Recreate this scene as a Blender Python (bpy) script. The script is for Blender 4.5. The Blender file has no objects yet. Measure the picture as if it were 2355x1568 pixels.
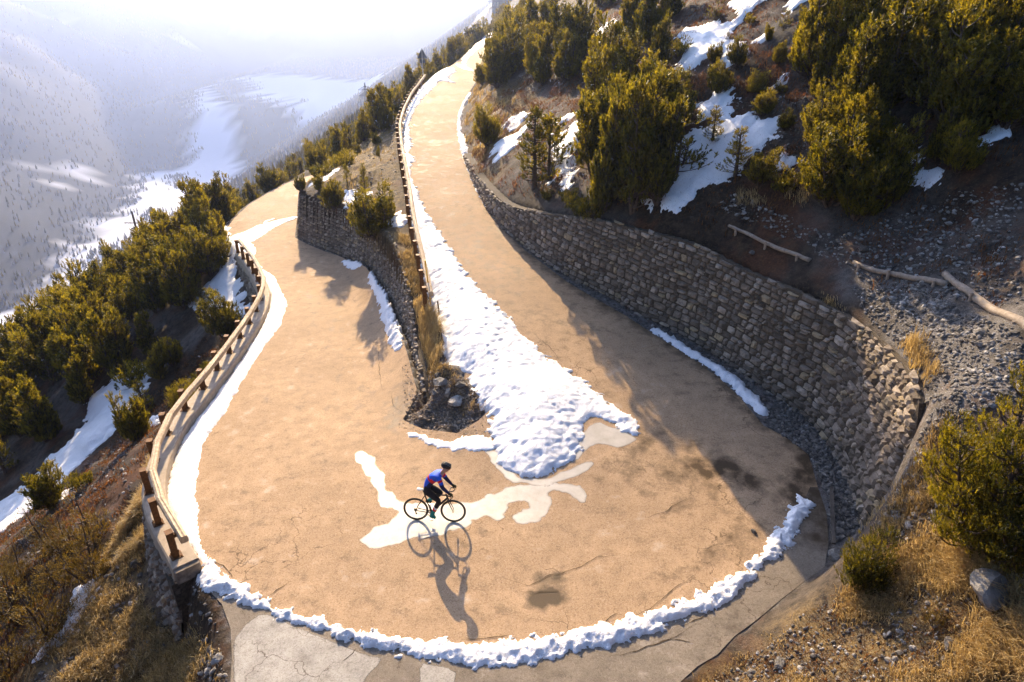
import math, random
import numpy as np
rng = np.random.default_rng(7)
random.seed(7)
# ------------------------------------------------------------------ camera model (used only to survey the site from the photograph)
PH = math.radians(27.2); CH = 12.3; FW = 1569.333
cP, sP = math.cos(PH), math.sin(PH)
CAM = np.array([0.0, 0.0, CH])
def ray(u, v):
    x = (u - 1177.0) / FW; y = (784.0 - v) / FW
    return np.array([x, cP + y * sP, -sP + y * cP])
def proj(P):
    P = np.atleast_2d(P); r = P - CAM
    dep = r[:, 1] * cP - r[:, 2] * sP
    return np.stack([1177 + FW * r[:, 0] / dep, 784 - FW * (r[:, 1] * sP + r[:, 2] * cP) / dep], 1)
def at_z(u, v, z):
    d = ray(u, v); t = (CH - z) / -d[2]
    return CAM + d * t
def resample(P, step):
    P = np.asarray(P, float); d = np.sqrt(((P[1:] - P[:-1]) ** 2).sum(1)); s = np.concatenate([[0], np.cumsum(d)])
    n = max(2, int(round(s[-1] / step)) + 1); t = np.linspace(0, s[-1], n)
    return np.stack([np.interp(t, s, P[:, k]) for k in range(P.shape[1])], 1)
def smooth(P, it=2):
    P = np.array(P, float)
    for _ in range(it):
        Q = P.copy(); Q[1:-1] = .25 * P[:-2] + .5 * P[1:-1] + .25 * P[2:]; P = Q
    return P
def chaikin(P, it=2, closed=False):
    P = np.asarray(P, float)
    for _ in range(it):
        if closed:
            A = P; B = np.roll(P, -1, 0)
        else:
            A = P[:-1]; B = P[1:]
        Q = np.empty((2 * len(A), P.shape[1])); Q[0::2] = .75 * A + .25 * B; Q[1::2] = .25 * A + .75 * B
        if not closed: Q = np.vstack([P[:1], Q, P[-1:]])
        P = Q
    return P
# ------------------------------------------------------------------ cheap vectorised value noise
_T = rng.random((256, 256))
def vn(x, y, f=1.0, seed=0):
    x = np.asarray(x, float) * f + 31.7 * seed; y = np.asarray(y, float) * f + 17.3 * seed
    xi = np.floor(x).astype(int); yi = np.floor(y).astype(int); fx = x - xi; fy = y - yi
    fx = fx * fx * (3 - 2 * fx); fy = fy * fy * (3 - 2 * fy)
    a = _T[xi % 256, yi % 256]; b = _T[(xi + 1) % 256, yi % 256]; c = _T[xi % 256, (yi + 1) % 256]; d = _T[(xi + 1) % 256, (yi + 1) % 256]
    return (a * (1 - fx) + b * fx) * (1 - fy) + (c * (1 - fx) + d * fx) * fy
def fbm(x, y, f=1.0, o=4, seed=0):
    s = 0; a = 1; t = 0
    for k in range(o):
        s = s + a * (vn(x, y, f * 2.03 ** k, seed + k) - .5); t += a; a *= .5
    return s / t * 2
# ------------------------------------------------------------------ road heights along its centre line
CU = [(1160,75,4.6),(1080,170,4.0),(1005,230,3.4),(985,300,3.0),(985,380,2.6),(1040,480,2.1),(1120,600,1.6),(1260,740,1.1),(1400,860,.7),(1520,1000,.45),(1600,1130,.3),(1500,1250,.15),(1300,1330,0)]
CL = [(1300,1330,0),(1100,1350,0),(850,1300,-.05),(650,1150,-.2),(640,1000,-.5),(700,850,-.9),(720,720,-1.3),(690,620,-1.8),(620,540,-2.3),(600,480,-2.7),(640,440,-3.0)]
CUw = np.array([at_z(*c) for c in CU]); CLw = np.array([at_z(*c) for c in CL])
CUw = np.vstack([[5, 520, 7.], [1.5, 260, 6.4], CUw]); CLw = np.vstack([CLw, [-18, 78, -5.], [-19.5, 95, -6.5], [-22, 160, -12], [-31, 520, -27.5]])
CUs = smooth(resample(CUw, 1.0), 6); CLs = smooth(resample(CLw, 1.0), 6)
def zr_of(S):
    def f(x, y):
        x = np.atleast_1d(np.asarray(x, float)); y = np.atleast_1d(np.asarray(y, float))
        out = np.empty(x.size); xf = x.ravel(); yf = y.ravel()
        for i in range(0, x.size, 20000):
            d2 = (xf[i:i+20000, None] - S[None, :, 0]) ** 2 + (yf[i:i+20000, None] - S[None, :, 1]) ** 2
            m = d2.min(1, keepdims=True)
            w = d2 + .4 * m + 2.0; w = 1 / (w * w * w)
            out[i:i+20000] = (w * S[None, :, 2]).sum(1) / w.sum(1)
        return out.reshape(x.shape)
    return f
def table(f):
    gx = np.arange(-44, 30.1, .5); gy = np.concatenate([np.arange(4, 70, .5), np.arange(70, 180, 1.5), np.arange(180, 541, 8)])
    Gx, Gy = np.meshgrid(gx, gy); G = f(Gx, Gy)
    def g(x, y):
        x = np.clip(np.atleast_1d(np.asarray(x, float)), gx[0], gx[-1] - 1e-3); y = np.clip(np.atleast_1d(np.asarray(y, float)), gy[0], gy[-1] - 1e-3)
        fi = (x - gx[0]) / .5; i = fi.astype(int); a = fi - i; j = np.searchsorted(gy, y, side='right') - 1; b = (y - gy[j]) / (gy[j+1] - gy[j])
        return (G[j, i] * (1-a) + G[j, i+1] * a) * (1-b) + (G[j+1, i] * (1-a) + G[j+1, i+1] * a) * b
    return g
zU = table(zr_of(CUs)); zL = table(zr_of(CLs)); zA = table(zr_of(np.vstack([CUs, CLs[1:]])))
def onz(u, v, f, tmax=400):
    d = ray(u, v); a, b = 5.0, None; n = 900
    t = np.geomspace(6, tmax, n); P = CAM + t[:, None] * d
    g = P[:, 2] - f(P[:, 0], P[:, 1]); k = np.argmax(g < 0)
    if not (g < 0).any(): return CAM + d * tmax
    if k == 0: k = 1
    a, b = t[k-1], t[k]
    for _ in range(30):
        m = .5 * (a + b); P = CAM + m * d
        if P[2] - f(P[0], P[1])[0] < 0: b = m
        else: a = m
    P = CAM + .5 * (a + b) * d
    return P
def L(pts, f): return np.array([onz(u, v, f) for u, v in pts])
# ------------------------------------------------------------------ surveyed edges
UP_R = [(1183,60),(1175,80),(1138,133),(1105,167),(1095,187),(1078,213),(1058,250),(1051,283),(1055,317),(1065,360),(1085,417),(1118,480),(1151,523)]
ASP_R = UP_R + [(1205,574),(1251,608),(1305,649),(1368,686),(1435,723),(1495,763),(1569,809),(1626,843),(1703,916),(1756,979),(1803,1003),(1859,1045)]
WALL_R = UP_R + [(1205,566),(1251,603),(1331,652),(1401,682),(1485,732),(1569,769),(1653,823),(1736,879),(1786,916),(1853,953),(1889,999),(1916,1045),(1933,1085),(1960,1125),(1969,1192),(1976,1212)]
WALL_R_TOP = [(1060,340),(1078,373),(1098,406),(1135,446),(1168,473),(1251,490),(1318,500),(1345,496),(1418,513),(1468,530),(1569,543),(1613,569),(1686,609),(1746,640),(1853,666),(1886,703),(1946,736),(2003,756),(2036,789),(2059,829),(2089,849),(2129,899),(2146,956),(2140,1023),(2103,1112),(2053,1155),(1989,1192),(1976,1212)]
APR_R = [(1976,1212),(1945,1270),(1896,1302),(1869,1322),(1803,1372),(1736,1428),(1689,1462),(1649,1505),(1603,1532),(1540,1590),(1450,1680),(1300,1850)]
APR_B = [(1300,1850),(900,1850),(540,1800),(530,1568),(533,1512),(530,1445),(510,1389),(473,1355)]
KERB_I = [(468,1325),(463,1302),(432,1250),(400,1200),(380,1145),(390,1089),(407,1036),(433,989),(483,929),(533,859),(580,789),(617,723),(624,690),(622,673),(610,650),(592,619),(566,589)]
LOW_L = [(540,560),(527,543),(523,523),(540,500),(573,470),(627,437),(667,418)]
LOW_R = [(687,441),(684,470),(683,500)]
WALL_M = [(683,545),(717,563),(785,592),(845,636),(868,669),(901,729),(925,789),(945,839),(961,896),(975,936)]
WALL_M_TOP = [(688,443),(730,462),(785,480),(840,505),(880,530),(898,543),(918,589),(935,649),(948,709),(951,776),(963,823),(972,873),(976,925),(977,938)]
TOE = [(935,953),(928,966),(971,986),(1051,996),(1101,966),(1125,943)]
UP_L = [(1155,969),(1118,929),(1088,893),(1068,856),(1061,823),(1015,816),(1025,773),(1008,745),(992,715),(985,703),(968,620),(950,540),(934,425),(922,360),(917,310),(925,275),(945,232),(975,190),(1010,165),(1045,145),(1085,112),(1118,84),(1181,57)]
wR = L(WALL_R, zU); wR[len(UP_R)+8:] = L(WALL_R[len(UP_R)+8:], zA)
aspR = L(ASP_R, zU); aspR[len(UP_R)+6:] = L(ASP_R[len(UP_R)+6:], zA)
aprR = L(APR_R, zA); aprB = L(APR_B, zA)
kI = L(KERB_I, zL); kI[:6] = L(KERB_I[:6], zA)
lowL = L(LOW_L, zL); lowR = L(LOW_R, zL); wM = L(WALL_M, zL)
toe = L(TOE, zA); upL = L(UP_L, zU); upL[:3] = L(UP_L[:3], zA)
import bpy, bmesh
from mathutils import Vector, Matrix, noise as mnoise
from mathutils.geometry import delaunay_2d_cdt
SC = bpy.context.scene; COL = SC.collection
SC.world = bpy.data.worlds.new("World"); SC.world.use_nodes = True
# ------------------------------------------------------------------ mesh + object helpers
class MB:
    def __init__(s): s.v = []; s.f = []; s.n = 0; s.a = []; s.mi = []
    def add(s, V, F, a=None, mi=0):
        V = np.asarray(V, float)
        for f in (F if isinstance(F, list) and len(F) and isinstance(F[0], np.ndarray) else [np.asarray(F, int)]):
            if len(f): s.f.append(f + s.n); s.mi.append(np.full(len(f), mi))
        s.v.append(V); s.n += len(V)
        s.a.append(np.full(len(V), 0.5) if a is None else (np.full(len(V), a) if np.isscalar(a) else np.asarray(a, float)))
        return s
    def mesh(s, name, smooth=False):
        V = np.vstack(s.v); me = bpy.data.meshes.new(name)
        tot = np.concatenate([np.full(len(f), f.shape[1]) for f in s.f]); idx = np.concatenate([f.ravel() for f in s.f])
        me.vertices.add(len(V)); me.vertices.foreach_set('co', V.ravel())
        me.loops.add(len(idx)); me.loops.foreach_set('vertex_index', idx.astype(np.int32))
        me.polygons.add(len(tot)); st = np.concatenate([[0], np.cumsum(tot)[:-1]])
        me.polygons.foreach_set('loop_start', st.astype(np.int32)); me.polygons.foreach_set('loop_total', tot.astype(np.int32))
        me.polygons.foreach_set('material_index', np.concatenate(s.mi).astype(np.int32))
        me.polygons.foreach_set('use_smooth', np.full(len(tot), smooth))
        at = me.attributes.new('tint', 'FLOAT', 'POINT'); at.data.foreach_set('value', np.concatenate(s.a).astype(np.float32))
        me.update(calc_edges=True); me.validate()
        return me
    def obj(s, name, mat, parent=None, smooth=False, loc=None):
        me = s.mesh(name, smooth)
        for m in (mat if isinstance(mat, (list, tuple)) else [mat]): me.materials.append(m)
        o = bpy.data.objects.new(name, me); COL.objects.link(o)
        if parent is not None: o.parent = parent
        if loc is not None: o.location = loc
        return o
def tag(o, label=None, cat=None, group=None, kind=None):
    if label: o['label'] = label
    if cat: o['category'] = cat
    if group: o['group'] = group
    if kind: o['kind'] = kind
    return o
def empty(name, loc, rz=0.0):
    o = bpy.data.objects.new(name, None); COL.objects.link(o); o.location = loc; o.rotation_euler = (0, 0, rz); o.empty_display_size = .2
    return o
def box(c, s, R=None):
    v = np.array([[x, y, z] for x in (-.5, .5) for y in (-.5, .5) for z in (-.5, .5)]) * np.array(s, float)
    if R is not None: v = v @ np.asarray(R).T
    f = np.array([[0,1,3,2],[4,6,7,5],[0,4,5,1],[2,3,7,6],[0,2,6,4],[1,5,7,3]])
    return v + np.asarray(c, float), f
def frames(P):
    P = np.asarray(P, float); T = np.gradient(P, axis=0); T /= np.linalg.norm(T, axis=1, keepdims=True) + 1e-9
    up = np.array([0, 0, 1.0]); A = np.cross(T, up); n = np.linalg.norm(A, axis=1)
    A[n < .15] = np.cross(T[n < .15], [1.0, 0, 0]); A /= np.linalg.norm(A, axis=1, keepdims=True)
    return T, A, np.cross(A, T)
def tube(P, r, k=8, cap=True):
    P = np.asarray(P, float); n = len(P); r = np.full(n, r) if np.isscalar(r) else np.asarray(r, float)
    T, A, B = frames(P); th = np.arange(k) * 2 * math.pi / k
    V = (P[:, None] + r[:, None, None] * (np.cos(th)[None, :, None] * A[:, None] + np.sin(th)[None, :, None] * B[:, None])).reshape(-1, 3)
    i = np.arange(n - 1)[:, None] * k; j = np.arange(k)[None]; j2 = (j + 1) % k
    F = [np.stack([i + j, i + j2, i + k + j2, i + k + j], -1).reshape(-1, 4)]
    if cap:
        V = np.vstack([V, P[:1], P[-1:]]); jj = np.arange(k); j2 = (jj + 1) % k
        F.append(np.stack([j2, jj, np.full(k, n * k)], -1)); F.append(np.stack([(n - 1) * k + jj, (n - 1) * k + j2, np.full(k, n * k + 1)], -1))
    return V, F
def sweep(P, prof, cap=True):
    """prof: closed list of (side, up) offsets swept along P, side = to the right of travel"""
    P = np.asarray(P, float); prof = np.asarray(prof, float); n, k = len(P), len(prof)
    T, A, B = frames(np.c_[P[:, :2], P[:, 2] * 0]); up = np.array([0, 0, 1.0])
    V = (P[:, None] + prof[None, :, 0, None] * A[:, None] + prof[None, :, 1, None] * up).reshape(-1, 3)
    i = np.arange(n - 1)[:, None] * k; j = np.arange(k)[None]; j2 = (j + 1) % k
    F = [np.stack([i + j, i + j2, i + k + j2, i + k + j], -1).reshape(-1, 4)]
    if cap:
        V = np.vstack([V, V[:k].mean(0)[None], V[(n-1)*k:n*k].mean(0)[None]]); jj = np.arange(k); j2 = (jj + 1) % k
        F.append(np.stack([j2, jj, np.full(k, n * k)], -1)); F.append(np.stack([(n - 1) * k + jj, (n - 1) * k + j2, np.full(k, n * k + 1)], -1))
    return V, F
def seg_dist(x, y, P, closed=False):
    """distance to polyline, and interpolated z of nearest point"""
    P = np.asarray(P, float)
    if closed: P = np.vstack([P, P[:1]])
    A = P[:-1, :2]; D = P[1:, :2] - A; L2 = (D ** 2).sum(1) + 1e-12
    xf = np.ravel(x); yf = np.ravel(y); best = np.empty(xf.size); par = np.empty(xf.size)
    cum = np.concatenate([[0], np.cumsum(np.sqrt(L2))])
    for s in range(0, xf.size, 20000):
        q = np.stack([xf[s:s+20000], yf[s:s+20000]], 1)
        t = (((q[:, None] - A) * D).sum(2) / L2).clip(0, 1)
        d = np.sqrt(((A + t[..., None] * D - q[:, None]) ** 2).sum(2)); k = d.argmin(1); r = np.arange(len(q))
        best[s:s+20000] = d[r, k]; par[s:s+20000] = cum[k] + t[r, k] * np.sqrt(L2[k])
    return best.reshape(np.shape(x)), par.reshape(np.shape(x)), cum
def inside(x, y, P):
    P = np.asarray(P, float)[:, :2]; x = np.asarray(x, float); y = np.asarray(y, float); c = np.zeros(x.shape, bool); n = len(P)
    for i in range(n):
        x0, y0 = P[i]; x1, y1 = P[(i + 1) % n]
        if y0 == y1: continue
        m = ((y0 > y) != (y1 > y)) & (x < (x1 - x0) * (y - y0) / (y1 - y0) + x0)
        c ^= m
    return c
def sdist(x, y, P):
    d = seg_dist(x, y, np.asarray(P)[:, :2], True)[0]
    return np.where(inside(x, y, P), d, -d)
def smoothstep(a, b, x):
    t = np.clip((x - a) / (b - a), 0, 1); return t * t * (3 - 2 * t)
# ------------------------------------------------------------------ materials
def mat(name):
    m = bpy.data.materials.new(name); m.use_nodes = True; nt = m.node_tree; b = nt.nodes['Principled BSDF']; b.inputs['Specular IOR Level'].default_value = .25
    return m, nt, b
def nd(nt, t, **k):
    n = nt.nodes.new(t)
    for a, v in k.items():
        if a.startswith('i_'): n.inputs[a[2:].replace('_', ' ')].default_value = v
        else: setattr(n, a, v)
    return n
def coord(nt, scale=1.0, kind='Object'):
    tc = nd(nt, 'ShaderNodeTexCoord'); mp = nd(nt, 'ShaderNodeMapping'); nt.links.new(tc.outputs[kind], mp.inputs[0])
    mp.inputs['Scale'].default_value = (scale,) * 3 if np.isscalar(scale) else scale
    return mp.outputs[0]
def noise(nt, v, s, d=5, r=.6, dist=0):
    n = nd(nt, 'ShaderNodeTexNoise'); n.inputs['Scale'].default_value = s; n.inputs['Detail'].default_value = d; n.inputs['Roughness'].default_value = r; n.inputs['Distortion'].default_value = dist
    nt.links.new(v, n.inputs['Vector']); return n.outputs['Fac']
def ramp(nt, fac, stops):
    r = nd(nt, 'ShaderNodeValToRGB'); e = r.color_ramp.elements
    while len(e) < len(stops): e.new(.5)
    for q, (p, c) in zip(e, stops): q.position = p; q.color = (c, c, c, 1) if np.isscalar(c) else (*c, 1)
    nt.links.new(fac, r.inputs[0]); return r.outputs[0]
def mix(nt, f, a, b, mode='MIX'):
    m = nd(nt, 'ShaderNodeMix', data_type='RGBA', blend_type=mode); m.clamp_factor = True
    for i, q in ((0, f), (6, a), (7, b)):
        if hasattr(q, 'is_linked') or isinstance(q, bpy.types.NodeSocket): nt.links.new(q, m.inputs[i])
        else: m.inputs[i].default_value = q if i == 0 else ((*q, 1) if len(q) == 3 else q)
    return m.outputs[2]
def math_(nt, op, a, b=None, c=None):
    m = nd(nt, 'ShaderNodeMath', operation=op)
    for i, q in enumerate((a, b, c)):
        if q is None: continue
        if isinstance(q, bpy.types.NodeSocket): nt.links.new(q, m.inputs[i])
        else: m.inputs[i].default_value = q
    return m.outputs[0]
def attr(nt, n):
    a = nd(nt, 'ShaderNodeAttribute', attribute_name=n); return a
def bump(nt, b, h, s=.3, d=.05):
    n = nd(nt, 'ShaderNodeBump'); n.inputs['Strength'].default_value = s; n.inputs['Distance'].default_value = d
    nt.links.new(h, n.inputs['Height']); nt.links.new(n.outputs[0], b.inputs['Normal'])
MT = {}
def plain(name, col, rough=.6, metal=0.0, var=.15, sc=8.0, bmp=.0):
    m, nt, b = mat(name); v = coord(nt)
    n = noise(nt, v, sc, 4); c = np.array(col)
    o = ramp(nt, n, [(.3, tuple(c * (1 - var))), (.7, tuple(np.minimum(c * (1 + var), 1)))])
    nt.links.new(o, b.inputs['Base Color']); b.inputs['Roughness'].default_value = rough; b.inputs['Metallic'].default_value = metal
    if bmp: bump(nt, b, noise(nt, v, sc * 3, 3), bmp, .02)
    MT[name] = m; return m
# asphalt: pale worn chippings; attribute 'tint' carries wear / stains (.5 neutral, lower = darker, dirtier)
def m_asphalt(name, base, dark, light, fade=False):
    m, nt, b = mat(name); v = coord(nt)
    b.inputs['Specular IOR Level'].default_value = .08
    big = noise(nt, v, .35, 4, .55); mid = noise(nt, v, 2.2, 5, .65); fine = noise(nt, v, 17, 4, .85); grit = noise(nt, v, 38, 3, .9)
    c = ramp(nt, big, [(.3, tuple(np.array(base) * .82)), (.7, tuple(np.array(base) * 1.12))])
    c = mix(nt, math_(nt, 'MULTIPLY', ramp(nt, mid, [(.35, 1.), (.6, 0.)]), .75), c, tuple(np.array(base) * .66))
    c = mix(nt, ramp(nt, fine, [(.34, .6), (.50, 0.)]), c, tuple(np.array(dark)))
    c = mix(nt, ramp(nt, grit, [(.54, 0.), (.68, .5)]), c, tuple(np.array(light)))
    c = mix(nt, ramp(nt, grit, [(.32, .6), (.44, 0.)]), c, tuple(np.array(dark) * .7))
    vo = nd(nt, 'ShaderNodeTexVoronoi', feature='DISTANCE_TO_EDGE'); vo.inputs['Scale'].default_value = .8
    dv = nd(nt, 'ShaderNodeVectorMath', operation='MULTIPLY_ADD'); nz_ = nd(nt, 'ShaderNodeTexNoise'); nz_.inputs['Scale'].default_value = 1.6; nz_.inputs['Detail'].default_value = 6; nt.links.new(v, nz_.inputs['Vector'])
    nt.links.new(nz_.outputs['Color'], dv.inputs[0]); dv.inputs[1].default_value = (1.1, 1.1, 1.1); nt.links.new(v, dv.inputs[2]); nt.links.new(dv.outputs[0], vo.inputs['Vector'])
    ck = math_(nt, 'MULTIPLY', ramp(nt, vo.outputs['Distance'], [(.0, 1.), (.012, 0.)]), ramp(nt, noise(nt, v, .28, 3, .5), [(.52, 0.), (.60, .85)]))
    c = mix(nt, ck, c, (.07, .045, .025))
    t = attr(nt, 'tint').outputs['Fac']
    if fade:
        al = math_(nt, 'SUBTRACT', math_(nt, 'MULTIPLY', t, 2.4), noise(nt, v, 2.6, 8, .8)); nt.links.new(ramp(nt, al, [(.0, 0.), (.22, .9)]), b.inputs['Alpha']); t = math_(nt, 'MULTIPLY', t, 0); t = math_(nt, 'ADD', t, .5)
    br = math_(nt, 'MULTIPLY', math_(nt, 'SUBTRACT', mid, .5), .9)
    tt = math_(nt, 'ADD', t, br)
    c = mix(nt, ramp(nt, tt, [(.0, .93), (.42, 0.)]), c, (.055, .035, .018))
    c = mix(nt, ramp(nt, tt, [(.62, .0), (1.0, .75)]), c, (.62, .57, .50))
    nt.links.new(c, b.inputs['Base Color'])
    nt.links.new(ramp(nt, tt, [(.1, .45), (.45, .82)]), b.inputs['Roughness'])
    bump(nt, b, math_(nt, 'ADD', math_(nt, 'MULTIPLY', fine, .7), grit), .55, .012)
    MT[name] = m
m_asphalt('asphalt', (.45, .30, .175), (.14, .09, .05), (.74, .58, .40))
m_asphalt('old_asphalt', (.25, .205, .155), (.09, .07, .05), (.42, .36, .28))
m_asphalt('bleached_asphalt', (.47, .43, .37), (.17, .145, .12), (.66, .62, .55), True)
# thin wet film; its reflected glow is painted in as pale colour
m, nt, b = mat('wet_glare_film'); v = coord(nt)
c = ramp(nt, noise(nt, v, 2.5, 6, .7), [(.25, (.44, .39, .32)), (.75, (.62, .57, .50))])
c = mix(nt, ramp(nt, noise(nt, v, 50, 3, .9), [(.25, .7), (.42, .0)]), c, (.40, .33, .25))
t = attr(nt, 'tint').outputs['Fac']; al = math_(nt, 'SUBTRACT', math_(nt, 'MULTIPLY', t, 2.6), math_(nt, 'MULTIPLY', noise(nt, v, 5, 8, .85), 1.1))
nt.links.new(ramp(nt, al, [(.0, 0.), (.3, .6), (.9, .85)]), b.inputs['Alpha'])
nt.links.new(c, b.inputs['Base Color']); b.inputs['Roughness'].default_value = .45; bump(nt, b, noise(nt, v, 30, 3, .8), .4, .01); MT['wet_glare_film'] = m
# snow
m, nt, b = mat('snow'); v = coord(nt)
n1 = noise(nt, v, 1.3, 6, .65); n2 = noise(nt, v, 7, 6, .7); n3 = noise(nt, v, 28, 3, .7)
c = ramp(nt, n1, [(.3, (.83, .82, .81)), (.7, (.91, .90, .89))])
c = mix(nt, math_(nt, 'MULTIPLY', ramp(nt, n3, [(.30, .95), (.42, 0.)]), ramp(nt, n1, [(.36, .0), (.54, 1.)])), c, (.34, .25, .16))
nt.links.new(c, b.inputs['Base Color']); b.inputs['Roughness'].default_value = .55
bump(nt, b, math_(nt, 'ADD', n2, math_(nt, 'MULTIPLY', n3, .6)), .6, .035); MT['snow'] = m
# hillside ground; attribute cover: R snow, G forest, B scree ; C grass
m, nt, b = mat('hillside'); v = coord(nt)
cov = attr(nt, 'cover'); sep = nd(nt, 'ShaderNodeSeparateColor'); nt.links.new(cov.outputs['Color'], sep.inputs[0])
g1 = noise(nt, v, .5, 6, .65); g2 = noise(nt, v, 3.0, 6, .7); g3 = noise(nt, v, 14, 4, .75); g4 = noise(nt, v, 45, 3, .85)
soil = ramp(nt, g2, [(.3, (.014, .009, .006)), (.5, (.038, .024, .014)), (.7, (.085, .055, .032))])
soil = mix(nt, ramp(nt, g3, [(.55, 0.), (.7, .7)]), soil, (.15, .10, .055))
heath = ramp(nt, g3, [(.3, (.05, .018, .008)), (.6, (.13, .052, .022)), (.8, (.20, .12, .05))])
c = mix(nt, ramp(nt, g1, [(.5, 0.), (.6, .75)]), soil, heath)
stone = ramp(nt, g4, [(.3, (.07, .062, .055)), (.55, (.22, .20, .18)), (.75, (.48, .45, .42))])
sf = math_(nt, 'MULTIPLY', sep.outputs[2], ramp(nt, g2, [(.32, .25), (.55, 1.)]))
c = mix(nt, sf, c, stone)
gr = ramp(nt, noise(nt, coord(nt, (1, 1, 3)), 9, 5, .8, .6), [(.3, (.09, .052, .02)), (.5, (.22, .145, .055)), (.7, (.40, .28, .12))])
gf = attr(nt, 'grass').outputs['Fac']
c = mix(nt, math_(nt, 'MULTIPLY', gf, ramp(nt, g2, [(.36, 0.), (.55, .9)])), c, gr)
f1 = noise(nt, v, .02, 6, .7); f2 = noise(nt, v, .11, 4, .9)
forest = ramp(nt, math_(nt, 'ADD', math_(nt, 'MULTIPLY', f1, .5), math_(nt, 'MULTIPLY', f2, .5)), [(.38, (.005, .008, .008)), (.5, (.012, .015, .013)), (.62, (.030, .028, .024)), (.76, (.09, .085, .08))])
c = mix(nt, sep.outputs[1], c, forest)
c = mix(nt, sep.outputs[0], c, (.86, .87, .90))
nt.links.new(c, b.inputs['Base Color']); b.inputs['Roughness'].default_value = .9
h = math_(nt, 'ADD', math_(nt, 'MULTIPLY', g3, .8), math_(nt, 'MULTIPLY', g4, .4)); bump(nt, b, h, .8, .10)
MT['hillside'] = m
# masonry stones (per-stone tint)
def m_stone(name, dk, md, lt, warm):
    m, nt, b = mat(name); v = coord(nt); t = attr(nt, 'tint').outputs['Fac']
    c = ramp(nt, t, [(0., dk), (.45, md), (.8, lt), (1., warm)])
    a = noise(nt, v, 5, 6, .7); d = noise(nt, v, 24, 4, .8)
    c = mix(nt, ramp(nt, a, [(.35, .7), (.6, 0.)]), c, tuple(np.array(dk) * .8))
    c = mix(nt, ramp(nt, d, [(.58, 0.), (.75, .7)]), c, tuple(np.array(lt) * 1.25))
    c = mix(nt, ramp(nt, noise(nt, v, 1.1, 5, .7), [(.56, 0.), (.68, .5)]), c, (.10, .065, .03))
    nt.links.new(c, b.inputs['Base Color']); b.inputs['Roughness'].default_value = .85
    bump(nt, b, math_(nt, 'ADD', a, math_(nt, 'MULTIPLY', d, .6)), .55, .03); MT[name] = m
m_stone('wall_stone', (.11, .085, .062), (.26, .205, .152), (.46, .385, .30), (.42, .32, .19))
m_stone('brown_gravel', (.13, .09, .055), (.24, .17, .11), (.42, .33, .24), (.36, .24, .13))
m_stone('loose_stone', (.08, .07, .06), (.20, .18, .155), (.46, .43, .39), (.34, .27, .18))
plain('mortar', (.085, .066, .046), .95, var=.5, sc=14, bmp=.6)
plain('concrete', (.36, .285, .205), .8, var=.16, sc=5, bmp=.25)
plain('concrete_side', (.22, .175, .13), .85, var=.5, sc=6, bmp=.4)
# timber
def m_wood(name, a, bb, s=(30, 30, 2.2)):
    m, nt, b = mat(name); v = coord(nt); n = noise(nt, v, 9, 6, .7, .5); k = noise(nt, v, 2.0, 5, .7)
    c = ramp(nt, n, [(.3, a), (.7, bb)]); c = mix(nt, ramp(nt, k, [(.6, 0.), (.75, .7)]), c, tuple(np.array(a) * .45))
    nt.links.new(c, b.inputs['Base Color']); b.inputs['Roughness'].default_value = .7; bump(nt, b, n, .5, .02); MT[name] = m
m_wood('rail_timber', (.30, .21, .125), (.60, .46, .30))
m_wood('log_timber', (.20, .15, .105), (.40, .32, .24))
m_wood('pole_timber', (.055, .03, .018), (.12, .07, .04))
m_wood('bark', (.045, .030, .020), (.12, .085, .06))
m_wood('grey_plank', (.05, .04, .032), (.12, .10, .08))
plain('rust_steel', (.14, .065, .022), .7, .3, .4, 14, .3)
plain('galvanised', (.45, .44, .42), .5, .6)
plain('pylon_steel', (.10, .11, .13), .6, .5)
plain('yellow_paint', (.75, .42, .03), .5)
plain('insulator', (.75, .7, .55), .3)
plain('white_paint', (.8, .8, .8), .4)
plain('crack', (.06, .04, .022), .95, var=.4, sc=20)
# foliage with light passing through
def m_leaf(name, a, bb, tr, tf=.35):
    m, nt, b = mat(name); t = attr(nt, 'tint').outputs['Fac']
    oi = nd(nt, 'ShaderNodeObjectInfo'); r = math_(nt, 'MULTIPLY', math_(nt, 'SUBTRACT', oi.outputs['Random'], .5), .35)
    c = ramp(nt, math_(nt, 'ADD', t, r), [(.1, a), (.9, bb)]); nt.links.new(c, b.inputs['Base Color']); b.inputs['Roughness'].default_value = .5; b.inputs['Specular IOR Level'].default_value = .3
    tl = nd(nt, 'ShaderNodeBsdfTranslucent'); cc = mix(nt, 1.0, c, tr, 'MULTIPLY'); nt.links.new(cc, tl.inputs[0])
    mx = nd(nt, 'ShaderNodeMixShader'); mx.inputs[0].default_value = tf; nt.links.new(b.outputs[0], mx.inputs[1]); nt.links.new(tl.outputs[0], mx.inputs[2])
    nt.links.new(mx.outputs[0], nt.nodes['Material Output'].inputs['Surface']); MT[name] = m
m_leaf('pine_needles', (.020, .024, .005), (.155, .140, .018), (3.6, 2.9, .7), .48)
m_leaf('rust_needles', (.045, .036, .006), (.17, .125, .02), (2.2, 1.7, .7))
m_leaf('heath_leaves', (.05, .025, .010), (.17, .085, .028), (2, 1.4, .7))
m_leaf('straw', (.13, .09, .04), (.52, .40, .21), (1.5, 1.3, .8), .3)
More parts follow.
